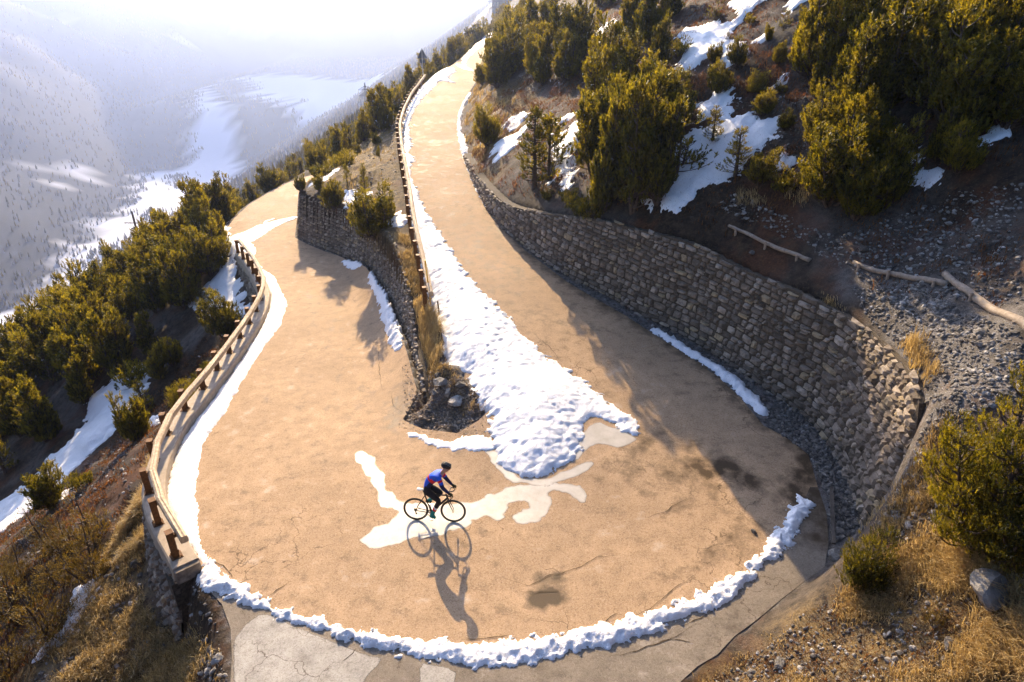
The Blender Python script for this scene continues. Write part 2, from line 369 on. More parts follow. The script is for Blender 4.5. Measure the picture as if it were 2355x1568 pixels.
# ------------------------------------------------------------------ boundary lines (world)
EXT = lambda P: np.array(P, float)
def solve_heights(base, top_px, hmax=7.0, batter=.12):
    """height of a vertical face over each base point so that its top meets the surveyed top line"""
    T = np.array(top_px, float); H = []; t_ = np.gradient(base[:, :2], axis=0); a_ = np.c_[t_[:, 1], -t_[:, 0]] / np.linalg.norm(t_, axis=1)[:, None]; a_ = smooth(a_, 3)
    for P, a in zip(base, a_):
        hs = np.linspace(0, hmax, 141); q = proj(P + np.c_[-a[0] * batter * hs, -a[1] * batter * hs, hs])
        d = seg_dist(q[:, 0], q[:, 1], T)[0]; k = d.argmin(); H.append(hs[k] if d[k] < 6 else np.nan)
    H = np.array(H); ok = ~np.isnan(H); H = np.interp(np.arange(len(H)), np.arange(len(H))[ok], H[ok])
    return H
n1 = len(UP_R) - 4
WR = resample(smooth(resample(wR[n1:], .5), 3), .5)
WRt = [q for q in WALL_R_TOP][:[i for i, q in enumerate(WALL_R_TOP) if q == (2146,956)][0] + 1] # masonry part of the right-hand boundary
WRh = smooth(solve_heights(WR, WRt)[:, None], 6)[:, 0]
WM = resample(smooth(resample(wM, .5), 2), .5); WMh = smooth(solve_heights(WM, WALL_M_TOP, batter=.2)[:, None], 6)[:, 0]
WMh[-3:] = [.6, .35, .15]
print('WR h', np.round(WRh[::6], 1)); print('WM h', np.round(WMh[::4], 1))
lineR = np.vstack([[6.5, 520, 7], [3.6, 260, 6], wR[:n1], WR, aprR[1:], [-2, 6.7, 0], [-4.9, 7.0, 0]])
hR = np.concatenate([[.3, .3], np.full(n1, .3), WRh[:-1], [.0], np.full(len(aprR) - 1 + 2, .0)])
lineL = np.vstack([aprB[3:], kI, lowL, [-20.0, 68, -3.6], [-20.5, 78, -5], [-22, 95, -6.5], [-25, 160, -12], [-34, 520, -28], [-60, 7000, -60]])
dropL = np.interp(lineL[:, 1], [7, 11, 12, 15.5, 18, 25, 28, 33, 40, 60], [.1, .5, 1.9, 1.7, .8, .8, 1.5, 1.5, .3, .2])
lineWl = np.vstack([toe[1::-1] * 0 + toe[0], WM[::-1], lowR[::-1], [-15.8, 68, -3.5], [-15.8, 78, -5], [-17, 95, -6.5], [-20, 160, -12], [-29, 520, -27]])
hWl = np.concatenate([[.0, .0], WMh[::-1], [1.6, .8, .5], np.full(5, .4)])
lineWu = np.vstack([toe[2:], upL, [-2.6, 260, 6], [1, 520, 7]])
polyFLAT = np.vstack([lineR, [-4.9, 7.1, 0], lineL[:-1], lineWl[::-1][:-2], toe[:2], lineWu[:]])
polyW = np.vstack([lineWl, lineWu[::-1], toe[1::-1]])
polyW = np.vstack([WM[::-1], lineWl[2 + len(WM):], lineWu[::-1], toe[1::-1]])
bankR = np.concatenate([np.zeros(2 + n1 + len(WR) - 1), [4.2, 3.0, 2.0, 1.3, .9, .6], np.zeros(len(lineR) - (2 + n1 + len(WR) - 1) - 6)])
def wavg(x, y, P, val, p=3, eps=.5):
    S = np.c_[P[:, :2], val]; S = np.vstack([resample(S[max(0, i):i + 2], .8 if S[i, 1] < 60 else 12) for i in range(len(S) - 1) if np.linalg.norm(S[i+1, :2] - S[i, :2]) > 1e-6])
    S = S[S[:, 1] < 530]; S = S[::2] if len(S) > 150 else S; S = S.astype(np.float32)
    xf = np.ravel(x).astype(np.float32); yf = np.ravel(y).astype(np.float32); o = np.empty(xf.size)
    for s in range(0, xf.size, 10000):
        d2 = (xf[s:s+10000, None] - S[:, 0]) ** 2 + (yf[s:s+10000, None] - S[:, 1]) ** 2
        m = d2.min(1, keepdims=True); w = d2 + np.float32(.3) * m + np.float32(eps); w = 1 / (w * w * w); o[s:s+10000] = (w * S[:, 2]).sum(1) / w.sum(1)
    return o.reshape(np.shape(x))
def XE(y): return np.interp(y, [0, 789, 987, 1513, 2100, 3000, 5000, 7200], [-600, -650, -676, -816, -950, -1150, -1500, -1700])
def tz(x, y, relief=True, want=False):
    x = np.atleast_1d(np.asarray(x, float)); y = np.atleast_1d(np.asarray(y, float))
    near = (y < 600) & (x > -500)
    yc = np.minimum(y, 520)
    zr = zA(x, np.minimum(y, 600))
    dR = seg_dist(x, y, lineR)[0]; dL = seg_dist(x, y, lineL)[0]
    flat = inside(x, y, polyFLAT); W = inside(x, y, polyW)
    R_ = (~flat) & (~W) & ((dR < dL) | (x > 6))
    L_ = (~flat) & (~W) & (~R_)
    rl = fbm(x, y, .35, 4, 3) * .5 + fbm(x, y, 1.7, 3, 9) * .16 if relief else 0 * x
    big = fbm(x, y, .045, 3, 21) * 2.2
    # right bank
    hr = wavg(x, y, lineR, hR); zb = wavg(x, y, lineR, lineR[:, 2])
    zb = zb + wavg(x, y, lineR, bankR) * smoothstep(.0, .85, dR)
    sl = np.where(y < 12, .42, .66) + 0 * x; sl = .40 + .27 * smoothstep(9, 16, y)
    zR = zb + (hr - .06) * smoothstep(.32, .55, dR) * (hr > .12) + .25 * smoothstep(.5, 1.6, dR) * smoothstep(6, 30, y) + sl * np.maximum(0, dR - .5) + (rl + big * smoothstep(6, 25, dR)) * smoothstep(.4, 3, dR) + 0 * smoothstep(20, 60, dR)
    zR = np.where(zR > 200, 200 + (zR - 200) * .2, zR)
    # left bank
    dp = wavg(x, y, lineL, dropL); zl = wavg(x, y, lineL, lineL[:, 2])
    zL_ = zl - dp * smoothstep(.1, .9, dL) - .63 * np.maximum(0, dL - .3) + (rl + big * smoothstep(6, 25, dL)) * smoothstep(.3, 3, dL)
    far = fbm(x, y, .0022, 5, 5)
    zL_ = zL_ + far * 60 * smoothstep(150, 450, dL)
    zV = -350 + 0 * x
    opp = -350 + .62 * np.maximum(0, XE(y) - x - 0) * (1 + .25 * far) + far * 90 * smoothstep(30, 500, XE(y) - x) + np.abs(fbm(x * .6, y * 1.0, .006, 4, 12)) * 45 * smoothstep(50, 400, XE(y) - x)
    end = -350 + 1.0 * np.maximum(0, y - 3350 + 300 * fbm(x, y, .0012, 4, 8) + .25 * np.maximum(0, x + 900)) + far * 60  # far ridge, steepened and raised out of view to shade the valley floor
    zV = zV + 100 * smoothstep(1600, 1850, y) * smoothstep(-1300, -900, x)
    zL_ = np.maximum(np.maximum(zL_, zV), np.maximum(np.minimum(opp, 230), np.minimum(np.where(y > 3000, end, -400), 1150 + far * 60)))
    # wedge between the two arms
    dl = seg_dist(x, y, lineWl)[0]; du = seg_dist(x, y, lineWu)[0]
    zlow = wavg(x, y, lineWl, lineWl[:, 2]); zt = zlow + wavg(x, y, lineWl, hWl) * smoothstep(.25, .45, dl); zu = wavg(x, y, lineWu, lineWu[:, 2])
    t = np.maximum(0, dl - .35) / (np.maximum(0, dl - .35) + du + 1e-6)
    zW = zt + (np.maximum(zu - .12, zt) - zt) * t ** .9 + rl * .8 * smoothstep(.3, 2, np.minimum(dl, du))
    _m = onz(1012, 888, zA); zW = zW + .55 * np.exp(-((x - _m[0]) ** 2 + (y - _m[1]) ** 2) / (2 * .75 ** 2)) * smoothstep(0, .6, np.minimum(dl, du)); zW = zW + (.04 * smoothstep(0, .9, np.minimum(dl, du)) + .25 * fbm(x, y, 2.2, 3, 4)) * (y < 21)
    z = np.where(flat, zr - .022 - .0012 * np.minimum(y, 200), np.where(W, zW, np.where(R_, zR, zL_)))
    if want: return z, dict(flat=flat, W=W, R=R_, L=L_, dR=dR, dL=dL, opp=opp, dl=dl, du=du)
    return z
# ------------------------------------------------------------------ hillside mesh
def lines(a, b, step, lo, hi, g):
    c = list(np.arange(a, b + 1e-6, step)); s = step; p = b
    while p < hi: s *= g; p += s; c.append(p)
    s = step; p = a; l = []
    while p > lo: s *= g; p -= s; l.append(p)
    return np.array(l[::-1] + c)
GX = lines(-15, 12, .2, -2500, 420, 1.036); GY = lines(8, 34, .2, -30, 7200, 1.027)
X, Y = np.meshgrid(GX, GY); Z, TI = tz(X, Y, want=True)
print('terrain', X.shape)
_gz = Z
def ground(x, y):
    x = np.clip(np.asarray(x, float), GX[0], GX[-1] - .01); y = np.clip(np.asarray(y, float), GY[0], GY[-1] - .01)
    i = np.clip(np.searchsorted(GX, x) - 1, 0, len(GX) - 2); j = np.clip(np.searchsorted(GY, y) - 1, 0, len(GY) - 2)
    a = (x - GX[i]) / (GX[i+1] - GX[i]); b = (y - GY[j]) / (GY[j+1] - GY[j])
    return (_gz[j, i] * (1-a) + _gz[j, i+1] * a) * (1-b) + (_gz[j+1, i] * (1-a) + _gz[j+1, i+1] * a) * b
def hit(u, v, tmax=6000, tmin=7.5):
    d = ray(u, v); t = np.geomspace(tmin, tmax, 2500); P = CAM + t[:, None] * d
    g = P[:, 2] - ground(P[:, 0], P[:, 1]); k = np.argmax(g < 0)
    if not (g < 0).any(): return None
    a, b = t[max(k-1, 0)], t[k]
    for _ in range(18):
        m = .5 * (a + b); P = CAM + m * d
        if P[2] < ground(P[0], P[1]): b = m
        else: a = m
    return CAM + b * d
def pix_poly(pts, fn=hit):
    return np.array([q for q in (fn(u, v) for u, v in pts) if q is not None])
# land cover
far = (X < -90) | (Y > 330)
snowc = np.zeros_like(X); nz = fbm(X, Y, .006, 5, 33); nz2 = fbm(X, Y, .03, 4, 41)
fp = np.array([at_z(u, v, -347) for u, v in [(-300,900),(-200,800),(0,712),(60,690),(110,650),(150,600),(165,575),(205,545),(230,500),(262,500),(300,470),(330,395),(420,385),(455,350),(458,300),(455,285),(485,272),(492,300),(540,335),(540,372),(560,400),(520,470),(430,560),(300,700),(0,900)]])
floor = smoothstep(-12, 12, sdist(X, Y, fp) + nz2 * 30) * (X < -100); snowc = np.maximum(snowc, floor)

plat = np.array([at_z(u, v, -250) for u, v in [(545,182),(600,168),(700,178),(815,186),(900,175),(900,262),(812,262),(760,256),(700,262),(650,236),(590,222),(560,200)]])
snowc = np.maximum(snowc, smoothstep(-25, 25, sdist(X, Y, plat) + nz2 * 90))
opp = (X < XE(Y)) & far
gul = np.abs(fbm(X * .35, Y * 1.6, .004, 4, 60)); snowc = np.maximum(snowc, opp * smoothstep(.03, .0, gul) * .45 * smoothstep(-120, 60, Z) * (nz > 0))
snowc = np.maximum(snowc, opp * smoothstep(.56, .66, .6 * nz + .7 * nz2) * .7)
snowc = np.maximum(snowc, (Y > 3600) * smoothstep(.30, .42, fbm(X, Y, .003, 4, 70)) * .9)
forest = far * 1.0; forest = np.maximum(forest, smoothstep(16, 34, TI['dL']) * TI['L'] * (Y > 75))
scree = np.where(TI['flat'], 1.0, 0.0)
sc_poly = pix_poly([(1950,640),(2120,640),(2354,760),(2354,880),(2160,950),(2090,840),(2010,740)])
scree = np.maximum(scree, TI['R'] * smoothstep(-1.2, .6, sdist(X, Y, sc_poly) + fbm(X, Y, .9, 3, 77)))
scree = np.maximum(scree, .3 * TI['R'] * smoothstep(-.15, .35, fbm(X, Y, .35, 4, 80)))
scree = np.maximum(scree, .7 * TI['W'] * (Y < 21)); scree = np.maximum(scree, .4 * TI['L'] * smoothstep(0, .4, fbm(X, Y, .5, 3, 90)))
grass = np.zeros_like(X)
GR = [[(30,1568),(200,1290),(330,1180),(345,1390),(420,1568)],[(1830,1420),(1990,1340),(2080,1180),(2354,1280),(2354,1568),(1640,1568)],[(948,530),(985,690),(1015,800),(1010,880),(975,860),(955,760),(930,640),(900,545)],[(690,430),(900,270),(920,420),(930,540),(890,560),(780,440)],[(1085,230),(1180,190),(1240,240),(1130,420),(1085,330)],[(440,880),(540,760),(600,700),(590,770),(420,960)]]
for p in GR:
    w = pix_poly(p)
    if len(w) > 2: grass = np.maximum(grass, smoothstep(-.8, .8, sdist(X, Y, w) + fbm(X, Y, .6, 3, 95) * .8) * ~TI['flat'])
ny, nx = X.shape; ii = np.arange(ny * nx).reshape(ny, nx)
F = np.stack([ii[:-1, :-1], ii[:-1, 1:], ii[1:, 1:], ii[1:, :-1]], -1).reshape(-1, 4)
mb = MB().add(np.stack([X, Y, Z], -1).reshape(-1, 3), F)
hill = mb.obj('hillside', MT['hillside'], smooth=True); tag(hill, kind='structure')
ca = hill.data.attributes.new('cover', 'FLOAT_COLOR', 'POINT')
ca.data.foreach_set('color', np.stack([snowc, forest, scree, np.ones_like(X)], -1).ravel().astype(np.float32))
ga = hill.data.attributes.new('grass', 'FLOAT', 'POINT'); ga.data.foreach_set('value', grass.ravel().astype(np.float32))
# ------------------------------------------------------------------ paved surfaces
def paved(name, poly, off, mat_, step=.3, tintfn=None, edge=None):
    poly = np.asarray(poly)[:, :2]; x0, y0 = poly.min(0); x1, y1 = poly.max(0)
    pts = []; y = y0
    while y < y1:
        st = max(step, step * (y / 30.0) ** 1.2); xs = np.arange(x0, x1, st) + rng.random() * st; pts.append(np.stack([xs, np.full(len(xs), y)], 1)); y += st
    pts = np.vstack(pts); d = sdist(pts[:, 0], pts[:, 1], poly); pts = pts[d > step * .4]
    allp = [Vector(p) for p in np.vstack([poly, pts])]; n = len(poly)
    v, e, f, *_ = delaunay_2d_cdt(allp, [(i, (i + 1) % n) for i in range(n)], [], 1, 1e-5)
    V = np.array([(p.x, p.y) for p in v]); T = np.array([q for q in f if len(q) == 3])
    c = V[T].mean(1); T = T[inside(c[:, 0], c[:, 1], poly)]
    a = V[T]; ar = (a[:, 1, 0]-a[:, 0, 0])*(a[:, 2, 1]-a[:, 0, 1]) - (a[:, 2, 0]-a[:, 0, 0])*(a[:, 1, 1]-a[:, 0, 1]); T[ar < 0] = T[ar < 0][:, ::-1]
    z = zA(V[:, 0], V[:, 1]) + off
    ti = tintfn(V[:, 0], V[:, 1]) if tintfn else .5
    o = MB().add(np.c_[V, z], T, ti).obj(name, mat_, smooth=True); tag(o, kind='structure'); return o
def gauss(x, y, u, v, s):
    c = onz(u, v, zA); return np.exp(-((x - c[0]) ** 2 + (y - c[1]) ** 2) / (2 * s * s))
def road_tint(x, y):
    t = np.full(x.shape, .5) + .07 * fbm(x, y, .5, 3, 101)
    for u, v, s, a in [(1262,1372,.16,-.5),(1240,1384,.17,-.55),(1222,1390,.12,-.3),(1290,1368,.12,-.3),(1262,1340,.18,-.25),(1225,1350,.2,-.2),(1275,1325,.14,-.3),(1300,1318,.14,-.2),(1240,1330,.15,-.2),(1610,1080,.25,-.45),(1710,1098,.28,-.45),(1660,1085,.4,-.15),(1680,1070,.25,-.2),(1735,1110,.2,-.3),(1850,1140,.4,-.5),(1860,1085,.3,-.5),(1870,1060,.3,-.5),(1845,1180,.3,-.5),(945,870,.5,-.2),(950,920,.6,-.3),(940,960,.5,-.3)]:
        t = t + a * gauss(x, y, u, v, s) * (.25 + 1.3 * vn(x, y, 5.5, 3))
    pw = pix_poly([(1450,990),(1500,975),(1600,1010),(1700,1060),(1640,1160),(1560,1200),(1460,1120),(1400,1060)], lambda u, v: onz(u, v, zA))
    t = t - .2 * smoothstep(-.5, .5, sdist(x, y, pw) + .5 * fbm(x, y, 1.1, 3, 5))
    pw = pix_poly([(1560,1300),(1640,1250),(1700,1190),(1760,1200),(1740,1230),(1650,1310),(1560,1330)], lambda u, v: onz(u, v, zA))
    t = t - .16 * smoothstep(-.3, .3, sdist(x, y, pw) + .5 * fbm(x, y, 1.6, 3, 15))
    # pale wheel tracks around the outer rim
    rim = np.array([onz(u, v, zA) for u, v in [(452,1090),(462,1160),(490,1220),(560,1280),(640,1315)]]); t = t + .22 * np.exp(-(seg_dist(x, y, rim)[0] / .09) ** 2)
    do = np.minimum(seg_dist(x, y, np.vstack([kI[::-1], aprB[::-1][:2], L([(600,1378),(785,1447),(935,1475),(1118,1480),(1351,1448),(1569,1385),(1736,1285),(1833,1150)], zA)]))[0], 9); t = t + .05 * np.sin(do * 5.5 + 1.5 * fbm(x, y, .4, 3, 9)) * smoothstep(.3, 1, do) + .05 * np.sin(do * 13 + 2 * fbm(x, y, .5, 3, 19))
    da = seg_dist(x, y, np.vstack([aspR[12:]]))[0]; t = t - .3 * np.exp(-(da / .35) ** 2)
    return t
aR = np.vstack([[4, 262, 6], aspR, L([(1880,1120),(1900,1180),(1905,1250)], zA), aprR[2:]])
polyA = np.vstack([aR, aprB[:-1], kI[0:], lowL, [-20.0, 68, -3.6], [-20.5, 78, -5], [-15.8, 78, -5], lowR, WM[:-1] + [-.12, -.1, 0], toe, upL, [-2.6, 262, 6]])
road = paved('road', polyA, 0.0, MT['asphalt'], .22, road_tint)
pf = lambda u, v: onz(u, v, zA)
apron = pix_poly([(473,1350),(560,1385),(640,1405),(785,1455),(890,1485),(985,1505),(1138,1515),(1228,1505),(1365,1475),(1500,1440),(1600,1395),(1700,1340),(1770,1275),(1810,1220),(1840,1170),(1862,1120),(1880,1120),(1900,1180),(1905,1250)], pf)
apron = np.vstack([apron, aprR[2:], aprB[:-1]])
paved('old_asphalt_apron', apron, .004, MT['old_asphalt'], .3, lambda x, y: .5 + .14 * fbm(x, y, .5, 3, 55) - .6 * gauss(x, y, 1880, 1130, .7) - .5 * gauss(x, y, 1890, 1230, .5))
pa = pix_poly([(522,1490),(535,1455),(575,1415),(615,1398),(700,1440),(785,1470),(840,1495),(905,1510),(865,1545),(840,1580),(820,1640),(528,1640)], pf)
pa = chaikin(pa, 1, True); paved('bleached_asphalt_patch', pa, .008, MT['bleached_asphalt'], .15, lambda x, y: np.clip(sdist(x, y, pa) / .45, 0, 1))
pb = pix_poly([(950,1512),(1060,1535),(1052,1568),(1040,1640),(945,1640),(960,1560)], pf); pb = chaikin(pb, 1, True); paved('bleached_asphalt_strip', pb, .008, MT['bleached_asphalt'], .12, lambda x, y: np.clip(sdist(x, y, pb) / .3, 0, 1))
# wet melt water, its glare painted as pale sheets
def rough_poly(P, amp=.05, f=3.0, step=.12, seed=1):
    P = resample(np.vstack([P, P[:1]]), step)[:-1]; P = smooth(np.vstack([P, P[:1]]), 2)[:-1]
    P[:, 0] += amp * fbm(P[:, 0], P[:, 1], f, 5, seed) * 2 + rng.normal(0, .008, len(P)); P[:, 1] += amp * fbm(P[:, 0], P[:, 1], f, 4, seed + 9) * 2
    return P
WET_GLARE = [(811,1045),(821,1065),(851,1102),(861,1128),(878,1162),(913,1180),(895,1202),(855,1218),(845,1225),(821,1242),(828,1252),(861,1260),(911,1253),(935,1242),(995,1235),(1078,1212),(1085,1195),(1118,1188),(1155,1198),(1168,1178),(1175,1155),(1211,1152),(1215,1165),(1181,1178),(1175,1195),(1185,1203),(1228,1202),(1265,1178),(1265,1132),(1275,1127),(1305,1135),(1325,1152),(1348,1155),(1348,1135),(1331,1112),(1285,1108),(1215,1112),(1145,1128),(1105,1148),(1075,1155),(918,1155),(911,1138),(891,1125),(885,1108),(891,1095),(868,1075),(861,1052),(831,1033)]
_q = rough_poly(pix_poly(WET_GLARE, pf), .07, 4.5, .05); o = paved('wet_glare_film', _q, .004, MT['wet_glare_film'], .09, lambda x, y, _q=_q: np.clip((sdist(x, y, _q) + .045) / .22, 0, 1))
_q = rough_poly(pix_poly([(1110,1030),(1160,1040),(1150,1060),(1200,1098),(1260,1100),(1300,1080),(1350,1062),(1380,1060),(1340,1090),(1250,1120),(1180,1110),(1130,1070)], pf), .05, seed=4); o = paved('wet_glare_film', _q, .004, MT['wet_glare_film'], .09, lambda x, y, _q=_q: np.clip((sdist(x, y, _q) + .045) / .22, 0, 1))
_q = rough_poly(pix_poly([(1335,1000),(1370,970),(1440,990),(1470,1010),(1430,1030),(1370,1020),(1350,1040),(1300,1075),(1320,1040)], pf), .05, seed=5); o = paved('wet_glare_film', _q, .004, MT['wet_glare_film'], .09, lambda x, y, _q=_q: np.clip((sdist(x, y, _q) + .045) / .22, 0, 1))
# cracks in the asphalt
mb = MB()
CR = [[(1160,1330),(1215,1348),(1260,1325),(1290,1318),(1340,1300),(1375,1280),(1425,1278)],[(1285,1318),(1272,1305),(1250,1310)],[(1385,1440),(1400,1420),(1420,1410)],[(1490,1190),(1530,1175),(1555,1160),(1580,1145)],[(1440,1425),(1500,1395),(1545,1355),(1600,1320)],[(483,1285),(520,1305),(535,1330)],[(610,1375),(640,1355),(665,1340)],[(1400,1510),(1450,1500),(1510,1480),(1560,1460),(1590,1440)],[(1500,1480),(1540,1468),(1600,1480)],[(1569,1440),(1610,1420),(1660,1395)],[(1190,1360),(1240,1362),(1300,1355)],[(870,790),(872,850),(878,900)],[(900,905),(905,935),(925,950)],[(1230,770),(1265,800),(1290,830)],[(1060,1470),(1110,1468),(1180,1460)],[(785,1520),(800,1510),(820,1490)]]
for c in CR:
    P = resample(pix_poly(c, pf), .08); n = len(P); P[:, 0] += .05 * fbm(P[:, 0], P[:, 1], 5, 3, 1); P[:, 1] += .05 * fbm(P[:, 0], P[:, 1], 5, 3, 7); P[:, 2] = zA(P[:, 0], P[:, 1]) + .012
    w = (.004 + .010 * rng.random(n)) * np.sin(np.linspace(.15, math.pi - .15, n)); T, A, B = frames(P)
    V = np.stack([P - A * w[:, None], P + A * w[:, None]], 1).reshape(-1, 3); i = np.arange(n - 1)[:, None] * 2
    mb.add(V, np.concatenate([i, i + 1, i + 3, i + 2], 1))
tag(mb.obj('road_cracks', MT['crack']), kind='structure')
# ------------------------------------------------------------------ masonry
def masonry(base, h, wmin, wmax, rmin, rmax, seed, batter=.10, out=1.0, depth=.05):
    r = np.random.default_rng(seed); P = np.asarray(base, float)
    d = np.sqrt(((P[1:, :2] - P[:-1, :2]) ** 2).sum(1)); s = np.concatenate([[0], np.cumsum(d)]); Lt = s[-1]
    T, A, B = frames(np.c_[P[:, :2], P[:, 2] * 0]); A = A * out; A = smooth(A, 3)
    def at(ss, t, o):
        ss = np.clip(ss, 0, Lt); p = np.stack([np.interp(ss, s, P[:, k]) for k in range(3)], -1); a = np.stack([np.interp(ss, s, A[:, k]) for k in range(3)], -1)
        return p + a * (o - batter * t)[..., None] + np.array([0, 0, 1.0]) * t[..., None]
    mb = MB(); t0 = -.15; row = 0; g = np.linspace(-1, 1, 5); U, V_ = np.meshgrid(g, g)
    idx = np.arange(25).reshape(5, 5); Fq = np.stack([idx[:-1, :-1], idx[:-1, 1:], idx[1:, 1:], idx[1:, :-1]], -1).reshape(-1, 4)
    if out < 0: Fq = Fq[:, ::-1]
    ring = np.maximum(abs(U), abs(V_)) > .99
    while t0 < h.max() + .1:
        rh = r.uniform(rmin, rmax); ss = -r.uniform(0, wmax)
        f0 = lambda q, k=row: .05 * fbm(q, q * 0 + k * 3.1, .7, 3, seed)
        f1 = lambda q, k=row + 1: .05 * fbm(q, q * 0 + k * 3.1, .7, 3, seed)
        while ss < Lt:
            w = r.uniform(wmin, wmax) * (1.4 if r.random() < .12 else 1); sc_ = ss + w / 2; ss_n = ss + w
            hh = np.interp(sc_, s, h)
            if 0 < sc_ < Lt and t0 < hh - .05:
                # now and then a stone is split into two thin courses
                parts = [(0, 1)] if r.random() > .18 else [(0, .5), (.5, 1)]
                for pa, pb in parts:
                    cs = ss + w * (U * .5 + .5) + r.normal(0, .010, (5, 5)) + .022 * V_ * r.normal()
                    b0 = t0 + f0(cs); b1 = np.minimum(t0 + rh + f1(cs), hh + r.uniform(-.12, .10))
                    lo = b0 + (b1 - b0) * pa + .004; hi = b0 + (b1 - b0) * pb - .004
                    if (hi - lo).min() < .05: continue
                    cr = 1 - .015 * (abs(U) * abs(V_)) ** 2 * (1 + r.random())
                    ctr = (ss + w / 2); cs2 = ctr + (cs - ctr) * cr * (1 - .008 / w)
                    vv = lo + (hi - lo) * (.5 + .5 * V_ * cr)
                    rr = np.maximum(abs(U), abs(V_))
                    o = r.uniform(.0, depth + .035) * (1 - rr ** 6 * .35) + (r.random() < .08) * .03 + r.normal(0, .009, (5, 5)) + .012 * U * r.normal() + .012 * V_ * r.normal()
                    o = np.where(ring, -.07, o)
                    VV = at(cs2, vv, o).reshape(-1, 3)
                    ti = np.clip(r.normal(.42, .2), 0, .95) if r.random() > .07 else 1.0
                    mb.add(VV, Fq, ti)
            ss = ss_n
        t0 += rh; row += 1
    # backing + top
    n = len(P); tt = [np.full(n, -.3), h * .5, h - .03]
    rows = [at(s, t, np.full(n, -.035)) for t in tt] + [at(s, h - .04, np.full(n, -.5))]
    V = np.stack(rows, 1).reshape(-1, 3); i = np.arange(n - 1)[:, None] * 4; j = np.arange(3)[None]
    F = np.stack([i + j, i + 4 + j, i + 5 + j, i + 1 + j], -1).reshape(-1, 4)
    if out > 0: F = F[:, ::-1]
    bk = MB().add(V, F)
    return mb, bk
def wall_thing(name, label, base, h, *a, **k):
    c = base[len(base) // 2].copy(); o = empty(name, (0, 0, 0)); o.location = c; tag(o, label, 'wall')
    m1, m2 = masonry(base - c, h, *a, **k)
    m1.obj('masonry', MT['wall_stone'], o); m2.obj('mortar_core', MT['mortar'], o); return o
WRx = np.vstack([WR, WR[-1] + [.03, -.40, 0], WR[-1] + [.12, -.8, 0]]); _h = WRh.copy(); _h[-2:] *= [.97, .92]; WRxh = np.concatenate([_h, [_h[-1] * .8, _h[-1] * .55]])
wall_thing('stone_wall', 'tall dry stone retaining wall curving along the right edge of the upper road', WRx, WRxh, .15, .52, .13, .30, 3, batter=.12, depth=.035)
WMb = WM.copy(); WMb[:, 2] = zL(WM[:, 0], WM[:, 1])
wall_thing('stone_wall', 'stone retaining wall between the lower road and the snow filled wedge in the middle', WMb, WMh, .12, .38, .11, .24, 5, batter=.2, depth=.03)
# end return of the middle wall where it turns the corner
cr = np.array([WMb[0] + [.9, 2.2, -.1], WMb[0] + [.25, 1.0, 0], WMb[0]]); cr = resample(cr, .5)
# ------------------------------------------------------------------ kerb wall under the outer guardrail
K = resample(smooth(resample(chaikin(kI[1:], 1), .4), 3), .4); K[:, 2] = zL(K[:, 0], K[:, 1]); K[:, 2] = smooth(K, 4)[:, 2]
kerb = empty('kerb_wall', (0, 0, 0)); tag(kerb, 'low curved concrete topped wall carrying the outer guardrail above the drop', 'wall')
V, Fs = sweep(K, [(.0, -.25), (.0, .27), (-.03, .30), (-.56, .31), (-.60, .28), (-.64, -.15), (-.4, -.25)][::-1])
MB().add(V, Fs).obj('coping', MT['concrete'], kerb)
ang = lambda P: P
Ko = K.copy(); T_, A_, B_ = frames(np.c_[K[:, :2], K[:, 2] * 0]); Ko = K - A_ * .60; Ko[:, 2] = K[:, 2]
Kd = np.interp(K[:, 1], [11, 12, 16, 19, 25, 28, 34, 37], [2.6, 2.6, 2.2, 1.2, 1.2, 2.2, 2.0, .8])
# outer stone face: masonry built downwards, so base it at the foot
foot = Ko.copy(); foot[:, 2] -= Kd + .1; foot -= A_ * (.16 * Kd)[:, None]
m1, m2 = masonry(foot, Kd + .12, .16, .42, .16, .30, 11, batter=.16, out=-1.0, depth=.06)
m1.obj('masonry', MT['wall_stone'], kerb); m2.obj('mortar_core', MT['mortar'], kerb)
# blunt near end
e0 = K[0]; dirn = -T_[0]; a0 = A_[0]
mbk = MB(); R = np.stack([a0, dirn, [0, 0, 1]], 1)
mbk.add(*box(e0 - a0 * .31 + dirn * .06 + [0, 0, .08], (.58, .16, .36), R)); mbk.obj('end_block', MT['concrete_side'], kerb)
mbe = MB(); mbe.add(*box(e0 - a0 * .42 + [0, 0, -1.2] - dirn * .25, (.62, .5, 2.1), R)); mbe.obj('end_footing', MT['mortar'], kerb)
